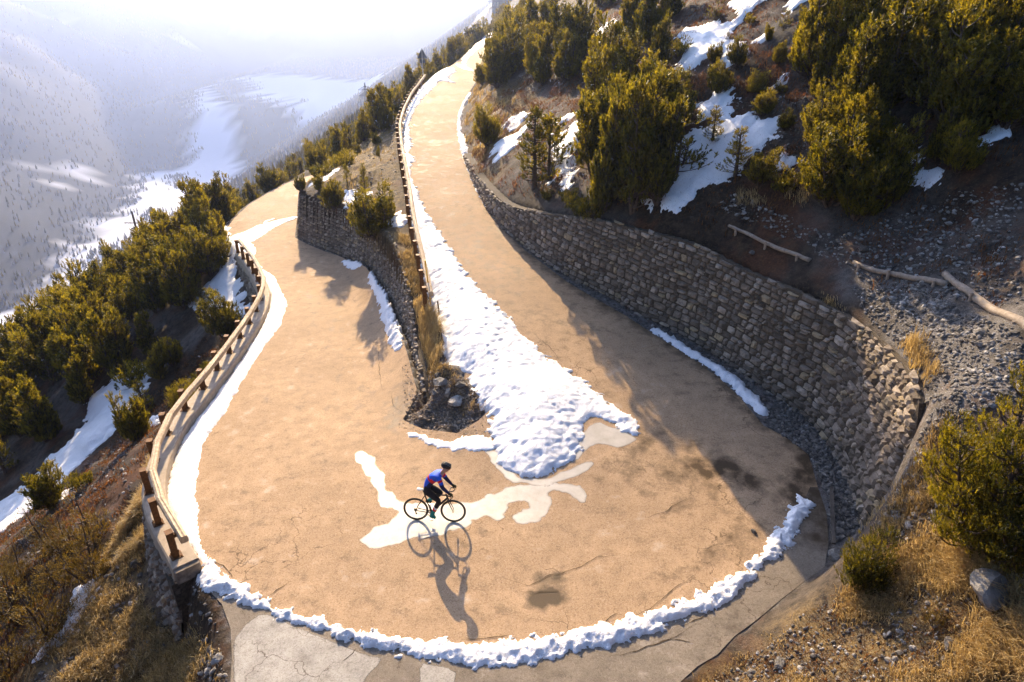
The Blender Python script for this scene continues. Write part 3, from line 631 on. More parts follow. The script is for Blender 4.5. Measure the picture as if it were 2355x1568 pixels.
# ------------------------------------------------------------------ guardrails
beam_prof = [(a * .85, b * .85) for a, b in [(-.10, -.10), (-.12, 0), (-.10, .09), (-.04, .125), (0, .105), (.04, .125), (.10, .09), (.12, 0), (.10, -.10), (0, -.13)]][::-1]
def guardrail(name, label, path, gz, post_h, out, spacing, side, zoff, plates=True):
    """path: line of the posts; rail sits toward the road (side*out)"""
    o = empty(name, (0, 0, 0)); c = path[len(path) // 2].copy(); o.location = c; tag(o, label, 'guardrail'); P = resample(path, spacing); n = len(P)
    T, A, B = frames(np.c_[P[:, :2], P[:, 2] * 0]); A = A * side
    for i in range(n):
        R = np.stack([T[i], A[i], [0, 0, 1]], 1); b = P[i] - c; z = post_h
        mb = MB(); lean = rng.normal(0, .008)
        for dx in (-.07, .07): mb.add(*box(b + A[i] * lean + T[i] * 0 + R[:, 0] * dx + [0, 0, z / 2], (.016, .15, z), R))
        mb.add(*box(b + A[i] * lean + [0, 0, z / 2 - .01], (.14, .016, z - .02), R))
        mb.add(*box(b + A[i] * lean + [0, 0, z + .012], (.19, .17, .022), R))
        p = mb.obj('post', MT['rust_steel'], o)
        if plates:
            m2 = MB(); m2.add(*box(b + [0, 0, .012], (.26, .26, .022), R))
            for a_, b_ in ((-.19, -.09), (-.19, .09), (.19, -.09), (.19, .09)): m2.add(*tube(np.array([b + R[:, 0] * a_ * .55 + R[:, 1] * b_, b + R[:, 0] * a_ * .6 + R[:, 1] * b_ + [0, 0, .07]]), .014, 6))
            m2.obj('base_plate', MT['rust_steel'], p)
        m3 = MB(); m3.add(*box(b + A[i] * (out * .5) + [0, 0, z - .14], (.08, abs(out) - .04, .10), R)); m3.obj('bracket', MT['rust_steel'], p)
    Q = P + A * out + [0, 0, post_h - .12] - c
    for i in range(0, n - 1):
        a, b = Q[i], Q[i+1]; d = (b - a) / np.linalg.norm(b - a); seg = np.array([a + d * (-.10 if i else -.35), a + (b-a)*.5, b + d * (.088 if i < n - 2 else .3)])
        V, Fs = sweep(seg, beam_prof); V = V + rng.normal(0, .004, V.shape)
        MB().add(V, Fs, .5).obj('rail', MT['rail_timber'], o)
    return P, Q + c
# outer one on the kerb
KP = K - A_ * .40; KP[:, 2] += .305
gpL, gqL = guardrail('guardrail', 'long curved timber guardrail on rusty posts along the outer edge of the lower road', KP[1:], 0, .76, .21, 1.6, 1, 0)
# inner one beside the upper road
n0 = [i for i, p in enumerate(UP_L) if p == (985,703)][0]; n2 = [i for i, p in enumerate(UP_L) if p == (1010,165)][0]
UP = resample(smooth(resample(upL[n0:n2], .6), 4), .6); Tu, Au, Bu = frames(np.c_[UP[:, :2], UP[:, 2] * 0]); UP = UP - Au * .12; UP[:, 2] = zU(UP[:, 0], UP[:, 1]) - .12
guardrail('guardrail', 'timber guardrail beside the upper road, rising from the snow bank towards the glare', UP, 0, .90, .22, 1.5, 1, 0, False)
# ------------------------------------------------------------------ log barriers on the right slope
def on_ground(x, y, dz=0.0): return np.array([x, y, float(ground(x, y)) + dz])
def logb(label, a, b, r0, r1, stakes, dz=.16):
    A3, B3 = hit(*a), hit(*b); o = empty('log_barrier', tuple(A3)); tag(o, label, 'log barrier', 'log barriers on the right hand slope'); n = 14
    P = A3[None] + np.linspace(0, 1, n)[:, None] * (B3 - A3)[None]; gz = ground(P[:, 0], P[:, 1]); off = max(0, (gz - P[:, 2]).max()); P[:, 2] = .35 * P[:, 2] + .65 * gz + r0 * .75 * .45
    P = P - A3; P[1:-1] += rng.normal(0, .012, (n - 2, 3)); r = np.linspace(r0, r1, n) * (1 + rng.normal(0, .04, n))
    MB().add(*tube(P, r, 12)).obj('log', MT['log_timber'], o, smooth=True)
    for t in stakes:
        p = P[0] + (P[-1] - P[0]) * t; q = p + [-.10, -.12, 0]; dn = np.array([q + [0, 0, .06], q + [.02, .01, -.30]])
        MB().add(*tube(dn, .042, 9)).obj('stake', MT['log_timber'], o)
logb('slim weathered log pinned by three stakes above the stone wall, farthest of the logs', (1675,520), (1862,600), .055, .075, (.12, .5, .87))
logb('middle weathered log lying across the scree with its end under the next log', (1962,604), (2178,655), .065, .09, (.08, .42, .88))
logb('thickest pale log running down the scree to the right picture edge', (2172,632), (2380,775), .085, .115, (.35, .8, .97), .2)
# ------------------------------------------------------------------ poles, pylons, sign, stakes
def pole(label, base_px, Z, top_v, r, arms):
    p = CAM + ray(*base_px) * Z; g = float(ground(p[0], p[1])); h = 3.0
    while proj(np.array([p[0], p[1], g + h]))[0][1] > top_v and h < 60: h += .1
    o = empty('utility_pole', (p[0], p[1], g)); tag(o, label, 'utility pole')
    MB().add(*tube(np.array([[0, 0, -.5], [0, 0, h * .5], [0, 0, h]]), [r * 1.25, r * 1.1, r * .85], 10)).obj('shaft', MT['pole_timber'], o, smooth=True)
    for zz, w in arms:
        a = MB().add(*box((0, -.14, h - zz), (w, .10, .12))).obj('crossarm', MT['grey_plank'], o)
        for k in (-.46, -.2, .2, .46): MB().add(*tube(np.array([[k * w, -.14, h - zz + .06], [k * w, -.14, h - zz + .32]]), [.05, .035], 7)).obj('insulator', MT['insulator'], a)
    MB().add(*tube(np.array([[0, 0, h - .01], [0, 0, h + .12]]), [r * 1.05, r * .3], 8)).obj('cap', MT['pylon_steel'], o)
    return o, h
pole('wooden power pole with one crossarm rising out of the pines before the snowy valley', (322,560), 108, 488, .17, [(1.75, 3.0)])
pole('bare wooden pole standing in the dark pines at the left picture edge', (16,830), 62, 733, .15, [])
def pylon(label, top_px, Z, h, w, arm, slant=0, th=1.0):
    p = CAM + ray(*top_px) * Z; o = empty('pylon', (p[0], p[1], p[2] - h)); tag(o, label, 'pylon'); o.rotation_euler = (0, 0, slant)
    def lat(a, b, wa, wb, n):
        mb = MB()
        for k in range(n):
            t0, t1 = k / n, (k + 1) / n; c0 = a + (b - a) * t0; c1 = a + (b - a) * t1; w0 = wa + (wb - wa) * t0; w1 = wa + (wb - wa) * t1
            C0 = [c0 + np.array([sx * w0, sy * w0, 0]) for sx, sy in ((-1,-1),(1,-1),(1,1),(-1,1))]; C1 = [c1 + np.array([sx * w1, sy * w1, 0]) for sx, sy in ((-1,-1),(1,-1),(1,1),(-1,1))]
            for q in range(4):
                mb.add(*tube(np.array([C0[q], C1[q]]), .09 * th, 4)); mb.add(*tube(np.array([C0[q], C1[(q + 1) % 4]]), .05 * th, 4)); mb.add(*tube(np.array([C1[q], C1[(q + 1) % 4]]), .05 * th, 4))
        return mb
    lat(np.array([0, 0, 0.]), np.array([0, 0, h]), w, w * .12, 9).obj('lattice_mast', MT['pylon_steel'], o)
    for zz in ([.80] if arm > 4 else [.78, .88]):
        for sx in (-1, 1):
            mb = MB(); a = np.array([0, 0, h * zz]); n = 6 if th == 1 else 3
            lo = [a + np.array([sx * arm * k / n, 0, 0]) for k in range(n + 1)]; hi = [a + np.array([sx * arm * k / n, 0, 1.5 * (1 - k / n) + .1]) for k in range(n + 1)]
            for k in range(n): mb.add(*tube(np.array([lo[k], lo[k+1]]), .07 * th, 4)); mb.add(*tube(np.array([hi[k], hi[k+1]]), .07 * th, 4)); mb.add(*tube(np.array([lo[k], hi[k+1]]), .05, 4)); mb.add(*tube(np.array([lo[k], hi[k]]), .05, 4))
            ar = mb.obj('crossarm', MT['pylon_steel'], o); MB().add(*tube(np.array([[sx * arm, 0, h * zz], [sx * arm, 0, h * zz - 1.9]]), .13, 6)).obj('insulator', MT['insulator'], ar)
    return o
pylon('grey wide armed lattice pylon beyond the left pines, beside the wooden pole', (346,476), 170, 26, 1.7, 5.6, .25)
pylon('small lattice pylon in front of the valley at the far left, low behind the treetops', (50,700), 190, 22, 1.6, 4.2, .3)
pylon('slim lattice pylon above the skyline pines, left of the upper road guardrail', (838,190), 260, 22, 1.3, 2.6, .2)
pylon('tall lattice pylon cut by the top picture edge above the far bend', (1133,-14), 330, 30, 1.1, 2.4, .1, .55)
# road sign seen from behind
sp = onz(987, 170, zU); sp = np.array([sp[0] - .7, sp[1], sp[2] - .4]); h = 2.0
while proj(sp + [0, 0, h])[0][1] > 112 and h < 7: h += .05
sg = empty('road_sign', tuple(sp)); tag(sg, 'triangular warning sign seen from behind on a post left of the upper road', 'road sign')
MB().add(*tube(np.array([[0, 0, -.3], [0, 0, h - .1]]), .045, 8)).obj('post', MT['galvanised'], sg)
w = 1.15; tr = np.array([[-w/2, .05, h - 1.05], [w/2, .05, h - 1.05], [0, .05, h], [-w/2, .075, h - 1.05], [w/2, .075, h - 1.05], [0, .075, h]])
MB().add(tr, [np.array([[0, 1, 2], [5, 4, 3]]), np.array([[0, 3, 4, 1], [1, 4, 5, 2], [2, 5, 3, 0]])]).obj('triangle_plate', MT['pylon_steel'], sg)
MB().add(*box((0, .06, h - 1.32), (.62, .025, .42))).obj('lower_plate', MT['pylon_steel'], sg)
# snow stakes
def stake(label, px, top, r, m, Z=None, name='snow_stake', zf=None):
    p = (onz(*px, zf) if zf else hit(*px)); h = .5
    if p is None: return
    d = ray(*top); t = (p[1]) / d[1]; q = CAM + d * t
    o = MB().add(*tube(np.array([[0, 0, -.2], list(q - p)]), r, 7)).obj(name, MT[m], loc=tuple(p)); tag(o, label, name.replace('_', ' ')); return o
stake('thin leaning snow stake standing in the bank beyond the far end of the outer guardrail', (553,588), (557,552), .025, 'rail_timber', zf=zL)
stake('tall thin stake among the bushes left of the far lower road', (506,525), (501,448), .03, 'rail_timber')
stake('short dark stake poking out of the snow near the start of the upper guardrail', (1009,712), (1006,692), .03, 'pole_timber', zf=zU)
stake('yellow tipped pole strapped to the last post of the upper guardrail', (990,690), (977,598), .028, 'yellow_paint', zf=zU, name='marker_pole')
# plank lying in the ditch by the right wall
a = onz(1914, 1258, zA); b = onz(1909, 1128, zA); cpl = (a + b) / 2
dv = b - a; Lp = np.linalg.norm(dv); dv /= Lp; R = np.stack([dv, np.cross([0, 0, 1.0], dv), [0, 0, 1.0]], 1)
o = MB().add(*box((0, 0, 0), (Lp, .09, .05), R)).obj('plank', MT['grey_plank'], loc=tuple(cpl + [0, 0, .12])); tag(o, 'dark old plank edging the gravel ditch at the foot of the right wall', 'plank')
# ------------------------------------------------------------------ snow
def surf(x, y):
    z = ground(x, y); za = zA(x, y); return np.where(abs(za - .05 - z) < .12, np.maximum(z, za + .004), z)
def snow(name, label, poly, T=.25, res=.12, w=.35, edge=.12, lump=.5, ef=2.2, lf=2.5, seed=0, sf=surf, group=None, cat='snow patch', ridge=0, clods=0):
    P = np.asarray(poly)[:, :2]; P = chaikin(P, 1, True); m = .4; x0, y0 = P.min(0) - m; x1, y1 = P.max(0) + m
    ym = y0; res_ = res
    if (x1 - x0) * (y1 - y0) / res ** 2 > 400000: res_ = math.sqrt((x1 - x0) * (y1 - y0) / 400000)
    xs = np.arange(x0, x1, res_); ys = np.arange(y0, y1, res_); X_, Y_ = np.meshgrid(xs, ys)
    sd = np.full(X_.shape, -1.0)
    d = sdist(X_, Y_, P) + edge * fbm(X_, Y_, ef, 4, seed + 1) + edge * .5 * fbm(X_, Y_, ef * 4.3, 3, seed + 2)
    dd = np.maximum(d, 0); hgt = T * (1 - np.exp(-dd / w)) * (1 + lump * (fbm(X_, Y_, lf, 4, seed + 5)) + lump * .6 * fbm(X_, Y_, lf * 5, 4, seed + 7)) + .012
    hgt = np.where(d > 0, hgt * (.55 + .9 * vn(X_, Y_, .7, seed + 3)), hgt)
    if clods: hgt -= .026 * np.maximum(0, fbm(X_, Y_, 7.0, 4, seed + 11) - .15) / .3 * (fbm(X_, Y_, .8, 2, seed + 12) + .6).clip(0, 1) * smoothstep(.1, .5, dd)
    if clods: hgt += clods * np.maximum(0, fbm(X_, Y_, 4.5, 3, seed + 8)) ** 1.0 * smoothstep(.05, .3, dd)
    hgt = np.where(d < 0, np.maximum(d * 1.2, -.12), hgt)
    Z_ = sf(X_, Y_) + hgt; ny, nx = X_.shape; ii = np.arange(ny * nx).reshape(ny, nx)
    F = np.stack([ii[:-1, :-1], ii[:-1, 1:], ii[1:, 1:], ii[1:, :-1]], -1).reshape(-1, 4); keep = (d.ravel()[F] > -res_ * 1.3).any(1); F = F[keep]
    if len(F) == 0: print('empty snow', label); return
    u, inv = np.unique(F, return_inverse=True); V = np.stack([X_, Y_, Z_], -1).reshape(-1, 3)[u]; c = V.mean(0); c[2] = V[:, 2].min()
    o = MB().add(V - c, inv.reshape(F.shape)).obj(name, MT['snow'], smooth=True, loc=tuple(c)); tag(o, label, cat, group); return o
S_MAIN = [(928,300),(932,400),(945,480),(955,545),(968,600),(984,680),(1000,715),(992,735),(1015,753),(1027,773),(1014,820),(1045,828),(1068,856),(1088,893),(1090,912),(1118,929),(1130,962),(1122,975),(1132,998),(1140,1010),(1125,1022),(1138,1055),(1168,1080),(1201,1095),(1245,1091),(1275,1083),(1305,1070),(1330,1035),(1345,1000),(1340,968),(1378,955),(1411,975),(1440,992),(1461,999),(1465,968),(1430,945),(1401,929),(1365,896),(1338,873),(1291,839),(1251,816),(1225,789),(1185,749),(1151,709),(1091,656),(1045,589),(1018,549),(1001,523),(971,467),(948,413),(941,383),(955,367),(938,350),(951,330),(936,300),(951,253),(971,227),(998,200),(1011,183),(1051,193),(1025,180),(1052,163),(1035,153),(1018,157),(991,167),(945,233),(931,267)]
wm = np.vstack([L(S_MAIN[:9], zU), L(S_MAIN[9:], zA)]); wm = L(S_MAIN, zU); wm[12:30] = L(S_MAIN[12:30], zA)
snow('snow_bank', 'broad ploughed snow bank filling the wedge left of the upper road', wm, .26, .055, 1.0, .26, .16, 3.5, .7, 3, cat='snow bank', clods=.035)
snow('snow_bank', 'far snow bank on the outer side of the upper road beyond the guardrail', L([(1051,147),(1100,166),(1061,150),(1101,110),(1151,94),(1183,66),(1180,52),(1118,76),(1091,100)], zU), .5, .35, .8, .2, .5, 1, 1, 4, cat='snow bank')
S_OUT = [(463,1305),(483,1285),(520,1325),(600,1378),(667,1405),(785,1443),(885,1460),(935,1472),(1018,1475),(1118,1475),(1185,1467),(1285,1460),(1351,1442),(1451,1418),(1518,1398),(1569,1380),(1636,1353),(1696,1318),(1736,1282),(1769,1238),(1799,1205),(1816,1172),(1833,1145),(1853,1148),(1883,1160),(1869,1180),(1849,1165),(1848,1195),(1835,1225),(1816,1258),(1776,1287),(1756,1312),(1716,1338),(1696,1365),(1673,1385),(1586,1418),(1535,1440),(1451,1474),(1405,1480),(1365,1490),(1285,1510),(1228,1524),(1178,1535),(1138,1532),(985,1522),(951,1512),(885,1502),(828,1488),(785,1463),(700,1440),(640,1414),(600,1396),(560,1397),(520,1370),(470,1358)]
snow('snow_bank', 'narrow lumpy ridge of ploughed snow sweeping round the bottom of the hairpin', L(S_OUT, zA),   .13, .04, .16, .22, .55, 5.0, 6.0, 6, cat='snow bank', clods=.06)
S_LEFT = [(640,499),(600,512),(573,553),(590,573),(583,593),(607,623),(633,636),(640,656),(663,699),(653,719),(640,756),(610,796),(580,839),(547,893),(507,966),(473,1009),(460,1045),(450,1112),(457,1162),(457,1232),(484,1283),(466,1303)] + KERB_I[2:] + [(545,600),(553,575),(540,560),(525,545),(560,535),(600,515)]
snow('snow_bank', 'low snow strip between the outer guardrail kerb and the lower road', L(S_LEFT, zL) + [0,0,0], .13, .09, .25, .10, .5, 2.5, 2.5, 8, cat='snow bank')
SP = [
 ('snow streak crossing the far lower road towards the wall corner', [(530,548),(560,535),(610,512),(685,497),(680,503),(640,517),(600,545),(575,560)], .05, zL),
 ('thin snow streak crossing the upper road in the distance', [(1045,145),(1060,150),(1100,165),(1085,163),(1058,157)], .05, zU),
 ('long snow streak along the inner edge of the far upper road', [(1086,213),(1066,245),(1059,275),(1060,300),(1072,330),(1079,380),(1104,440),(1130,480),(1170,523),(1155,522),(1118,478),(1085,417),(1064,360),(1053,315),(1051,278),(1058,247),(1078,213)], .12, zU),
 ('thin snow strip at the foot of the tall right wall', [(1500,751),(1569,789),(1622,822),(1682,858),(1732,902),(1768,948),(1757,957),(1720,922),(1688,890),(1640,852),(1590,822),(1498,758)], .12, zU),
 ('small snow strip at the foot of the middle wall nearest the far corner', [(785,606),(800,607),(842,633),(825,637),(790,617)], .1, zL),
 ('long snow strip against the foot of the middle stone wall', [(848,657),(863,662),(880,697),(905,745),(932,825),(922,836),(905,830),(890,790),(870,712),(851,682)], .14, zL),
 ('flat tongue of snow reaching left from the big bank in front of the rocks', [(933,997),(960,995),(1027,1020),(1060,1003),(1125,1003),(1140,1030),(1110,1037),(1020,1033),(975,1015)], .03, zA),
]
for i, (lb, pts, T, zf) in enumerate(SP): snow('snow_patch', lb, L(pts, zf), T, .07 if T > .04 else .05, .15, .16, .8, 4, 4, 20 + i)
SG = [
 ('snow field spilling over the verge left of the far guardrail end', [(485,525),(520,523),(530,545),(560,575),(545,600),(505,575),(490,545)]),
 ('sunlit snow drift dropping below the far end of the outer guardrail', [(505,575),(545,598),(548,640),(562,688),(592,708),(568,728),(590,742),(550,775),(500,765),(490,720),(430,698),(470,652),(505,625)]),
 ('long snow gully running down the shaded slope below the pines on the left', [(363,823),(287,853),(247,883),(213,909),(193,939),(190,973),(133,1039),(110,1050),(67,1122),(0,1150),(-60,1190),(-60,1270),(0,1232),(43,1192),(87,1158),(160,1095),(200,1048),(247,1006),(273,979),(300,929),(340,899),(353,856)]),
 ('small snow tongue beside the gully on the left slope', [(130,1158),(145,1132),(178,1118),(165,1132),(140,1152)]),
 ('snow patch among junipers at the lower left', [(207,1335),(217,1345),(202,1400),(165,1450),(120,1490),(60,1540),(90,1490),(150,1420),(165,1370)]),
 ('tiny round snow remnant on the bank left of the guardrail', [(345,963),(360,960),(370,970),(362,978),(347,974)]),
 ('snow strip under the bushes on the slope between the two roads', [(745,400),(780,388),(762,405),(722,432),(706,427)]),
 ('snow patch behind the pine above the middle wall', [(795,435),(860,438),(840,460),(800,477),(788,457)]),
 ('snow hummock left of the guardrail above the middle wall', [(895,492),(938,483),(938,522),(900,527)]),
 ('small snow patch on the upper verge above the far wall corner', [(678,375),(692,377),(690,392),(680,398)]),
 ('smooth oval snow patch right of the first roadside pine', [(1156,293),(1165,277),(1211,257),(1208,273),(1185,297),(1161,307)]),
 ('wide snow patch left of the single slender pine', [(1131,330),(1191,297),(1225,280),(1201,317),(1178,347),(1151,353),(1135,375)]),
 ('tall snow patch between the slender pine and the big pine clump', [(1351,267),(1305,290),(1285,313),(1261,313),(1278,337),(1268,367),(1278,393),(1265,413),(1285,417),(1268,440),(1295,443),(1325,423),(1315,390),(1335,333),(1358,300)]),
 ('slim snow streak above the tall patch left of the big pine clump', [(1275,280),(1328,252),(1325,267),(1285,292)]),
 ('leaf shaped snow patch high on the slope near the top of the picture', [(1365,80),(1395,47),(1418,50),(1401,67),(1385,93)]),
 ('small bright snow patch near the top edge left of the tall pine', [(1465,40),(1495,23),(1501,33),(1471,57)]),
 ('small snow patch tucked left of the tall upper pine', [(1405,120),(1438,113),(1425,135)]),
 ('snow remnant behind the crown of the big pine clump', [(1381,175),(1411,160),(1401,192)]),
 ('little snow patch inside the dark roadside pine mass', [(1305,67),(1325,60),(1325,77)]),
 ('largest upper snow field reaching the top edge right of centre', [(1569,67),(1613,57),(1663,50),(1692,33),(1679,-10),(1769,-12),(1746,13),(1716,50),(1692,60),(1679,97),(1733,110),(1683,153),(1663,133),(1603,150),(1579,163),(1560,155),(1558,90)]),
 ('diagonal snow streak right of the upper snow field', [(1736,90),(1783,68),(1769,87),(1716,110)]),
 ('short snow streak under the dark pines near the top right', [(1936,60),(1946,43),(1976,38),(1963,53)]),
 ('jagged snow patch around the small lone pine', [(1616,227),(1649,207),(1686,193),(1683,227),(1693,247),(1656,283),(1603,290),(1613,267)]),
 ('large bright snow field spreading below the lone pine to the scree edge', [(1560,330),(1569,300),(1653,283),(1769,260),(1813,283),(1783,310),(1749,343),(1703,393),(1619,430),(1569,467),(1552,485),(1520,465),(1470,495),(1481,467),(1528,440),(1481,417),(1508,390),(1540,370),(1480,355),(1500,330)]),
 ('small snow patch beside the little round pine', [(1769,200),(1800,168),(1809,178),(1803,187),(1776,207)]),
 ('smooth rounded snow patch behind the leaning pine bush', [(1763,379),(1803,357),(1862,348),(1866,383),(1809,392)]),
 ('upper of two snow patches right of the dark pine cluster', [(2059,293),(2083,287),(2099,330),(2083,333),(2063,317)]),
 ('lower of two snow patches right of the dark pine cluster', [(2063,360),(2083,343),(2123,390),(2149,387),(2146,420),(2089,417),(2099,383)]),
 ('faint snow patch in deep shade near the right picture edge', [(2243,340),(2286,300),(2316,303),(2293,330)]),
 ('snow between scraggly branches at the top edge', [(1800,10),(1822,-8),(1862,-8),(1855,5),(1835,22),(1810,30)]),
]
for i, (lb, pts) in enumerate(SG):
    w_ = pix_poly(pts)
    if len(w_) < 3: print('skip', lb); continue
    zz = w_[:, 1].mean(); snow('snow_patch', lb, w_, .14, max(.08, zz * .003), .4, .55, .3, 1.8, 1.0, 50 + i)
# ------------------------------------------------------------------ pines
def rot_to(axes):
    z = axes / np.linalg.norm(axes, axis=1, keepdims=True); h = np.where(abs(z[:, 2:]) > .95, [[1., 0, 0]], [[0, 0, 1.]])
    x = np.cross(h, z); x /= np.linalg.norm(x, axis=1, keepdims=True) + 1e-9; return x, np.cross(z, x), z
def shoots(mb, O, AX, Ln, tint, r, k=12, nl=.085, nw=.020, mi=0):
    n = len(O); x, y, z = rot_to(AX)
    t = r.random((n, k)) ** .8; th = r.random((n, k)) * 6.283; el = r.uniform(.35, .95, (n, k)); ln = nl * r.uniform(.7, 1.3, (n, k)) * (Ln[:, None] / .2)
    base = O[:, None] + z[:, None] * (t * Ln[:, None])[..., None]
    rad = x[:, None] * np.cos(th)[..., None] + y[:, None] * np.sin(th)[..., None]
    d = rad * np.sin(el)[..., None] + z[:, None] * np.cos(el)[..., None]
    w = np.cross(d, rad + r.normal(0, .6, (n, k, 3))); w /= np.linalg.norm(w, axis=2, keepdims=True) + 1e-9; w *= nw * (Ln[:, None, None] / .2)
    V = np.stack([base - w, base + w, base + d * ln[..., None]], 2).reshape(-1, 3); F = np.arange(n * k * 3).reshape(-1, 3)
    ti = np.repeat(np.clip(tint, 0, 1), k * 3) + np.tile([-.06, -.06, .10], n * k); mb.add(V, F, ti, mi)
def pine_proto(seed, *a_, tb_=.45, **k_): return _pine(seed, *a_, tb_=tb_, **k_)
def _pine(seed, H=4.0, spread=1.4, stems=1, nb=60, per=16, k=11, shape=.8, up=.5, openness=0, shoot=.22, nl=.085, nw=.02, lean=0, tb_=.45):
    r = np.random.default_rng(seed); tr = MB(); cr = MB(); O = []; AX = []; LN = []; TI = []
    for s in range(stems):
        a = 2 * math.pi * (s + r.random() * .6) / max(1, stems); sp = (0 if stems == 1 else spread * r.uniform(.25, .6)); hh = H * (1 if s == 0 else r.uniform(.42, .95))
        n = 9; t = np.linspace(0, 1, n); P = np.stack([np.cos(a) * sp * t ** .6 + lean * t ** 1.5 * H + r.normal(0, .03, n) * H * .15 * t, np.sin(a) * sp * t ** .6 + r.normal(0, .03, n) * H * .15 * t, t * hh * .96 - .15], 1)
        tr.add(*tube(P, .03 * H * (1 - t * .85) * (1 if stems == 1 else .6), 7))
        for b in range(int(nb / stems ** .6)):
            tb = r.uniform(.06, .97) ** .9; p0 = np.array([np.interp(tb, t, P[:, q]) for q in range(3)]); az = b * 2.39996 + r.normal(0, .3)
            # irregular crown: each side bulges differently
            L_ = spread * (1 if stems == 1 else (.65 if stems < 3 else .45)) * (1 - tb) ** shape * (1.0 if tb > .08 else .8) * r.uniform(.5, 1.3) * (1 + .25 * math.sin(az * 2 + seed)) + .10 * H / 4
            m = 6; q = np.linspace(0, 1, m); el = .15 + up * q + r.normal(0, .12); dx = np.cos(el) * L_ / (m - 1); dz = np.sin(el) * L_ / (m - 1)
            B = np.stack([p0[0] + np.cos(az) * np.cumsum(dx), p0[1] + np.sin(az) * np.cumsum(dx), p0[2] + np.cumsum(dz)], 1)
            if b % 2 == 0 or openness: tr.add(*tube(np.vstack([p0, B]), np.linspace(.010, .003, m + 1) * H * .8, 4, False))
            c = max(3, int(per * L_ / spread * 1.3 * (1 - openness)) + 2); f = r.uniform(.25, 1, c) ** .7
            pos = np.stack([np.interp(f, q, B[:, w]) for w in range(3)], 1); lat = np.array([-np.sin(az), np.cos(az), 0])
            sgn = r.normal(0, .17 * L_ + .05, c); pos = pos + lat * (sgn * (1.1 - f * .6))[:, None] + r.normal(0, .04, (c, 3)); pos[:, 2] += abs(r.normal(0, .05, c)) * H / 4
            ax = np.stack([np.cos(az) * .55 + lat[0] * np.sign(sgn) * .4, np.sin(az) * .55 + lat[1] * np.sign(sgn) * .4, np.full(c, 1.0 + up)], 1) + r.normal(0, .25, (c, 3))
            cl = r.normal(0, .13)
            O.append(pos); AX.append(ax); LN.append(shoot * r.uniform(.7, 1.35, c)); TI.append(np.clip(tb_ + cl + r.normal(0, .18, c), .02, .98))
        O.append(np.array([P[-1] + [0, 0, -.05], P[-1] + [.03, 0, -.2], P[-1] + [-.03, .02, -.3]])); AX.append(np.array([[0, 0, 1.]] * 3) + r.normal(0, .2, (3, 3))); LN.append(np.full(3, shoot * 1.2)); TI.append(np.full(3, .6))
    O = np.vstack(O); AX = np.vstack(AX); LN = np.concatenate(LN); TI = np.concatenate(TI)
    O[:, 2] = np.maximum(O[:, 2], .06)
    shoots(cr, O, AX, LN, TI, r, k, nl, nw)
    m1 = tr.mesh('trunk'); m1.materials.append(MT['bark']); m2 = cr.mesh('crown'); m2.materials.append(MT['pine_needles'])
    return dict(H=H, trunk=m1, crown=m2)
PR = {}
for i in range(3): PR['bush', i] = pine_proto(10 + i, 3.2, 1.6, 7, 130, 14, 13, .7, .95, 0, .25, .075, .016)
for i in range(4): PR['pine', i] = pine_proto(20 + i, 4.5, 1.45, [3, 4, 6, 5][i], [130, 140, 170, 160][i], 15, 13, [.95, .9, .95, .9][i], .9, 0, .30, .080, .017)
for i in range(2): PR['spire', i] = pine_proto(30 + i, 5.0, .85, 1, 70, 10, 11, .9, .35, .15)
for i in range(2): PR['open', i] = pine_proto(40 + i, 3.2, 1.1, 2, 30, 9, 12, .5, .7, .45)
for i in range(2): PR['near', i] = pine_proto(50 + i, 4.2, 1.9, 6, 190, 34, 14, .45, .8, 0, .17, .065, .011, tb_=.22)
for i in range(1): PR['nearbush', i] = pine_proto(60 + i, 1.4, .75, 6, 100, 26, 15, .5, .8, 0, .12, .055, .009, tb_=.35)
PR['low', 0] = pine_proto(70, 1.2, 1.2, 5, 30, 14, 11, .4, .7, 0, .18)
PR['tiny', 0] = pine_proto(71, 2.0, .55, 1, 24, 9, 11, .8, .6, .2)
PR['juniper', 0] = pine_proto(72, 2.6, 1.1, 4, 46, 22, 12, .5, .5, 0, .13, .05, .014)
for key in list(PR):
    if key[0] == 'juniper':
        PR[key]['crown'].materials.clear(); PR[key]['crown'].materials.append(MT['rust_needles'])
SRC = {}
TREES = []
def tree(kind, i, p, h, rz=None, label=None, group=None, wide=1.0, name='pine_tree', cat='pine tree'):
    pr = PR[kind, i]; s = h / pr['H']; rz = rng.uniform(0, 6.28) if rz is None else rz
    if (kind, i) not in SRC:
        o = empty(name, (0, 0, 0)); t = bpy.data.objects.new('trunk', pr['trunk']); c = bpy.data.objects.new('crown', pr['crown'])
        for q in (t, c): COL.objects.link(q); q.parent = o
        SRC[kind, i] = (o, t, c); first = True
    else:
        o0, t0, c0 = SRC[kind, i]; o = o0.copy(); o.name = name; COL.objects.link(o)
        for q in (t0, c0): w = q.copy(); COL.objects.link(w); w.parent = o
    o.location = (p[0], p[1], p[2] - .05 * s); o.rotation_euler = (0, 0, rz); o.scale = (s * wide, s * wide, s)
    for kk in ('label', 'category', 'group'):
        if kk in o: del o[kk]
    tag(o, label, cat, group); TREES.append(o); return o
def top_h(p, vt, lo=.3, hi=14):
    for _ in range(24):
        m = .5 * (lo + hi)
        if proj(np.array([p[0], p[1], p[2] + m]))[0][1] > vt: lo = m
        else: hi = m
    return m
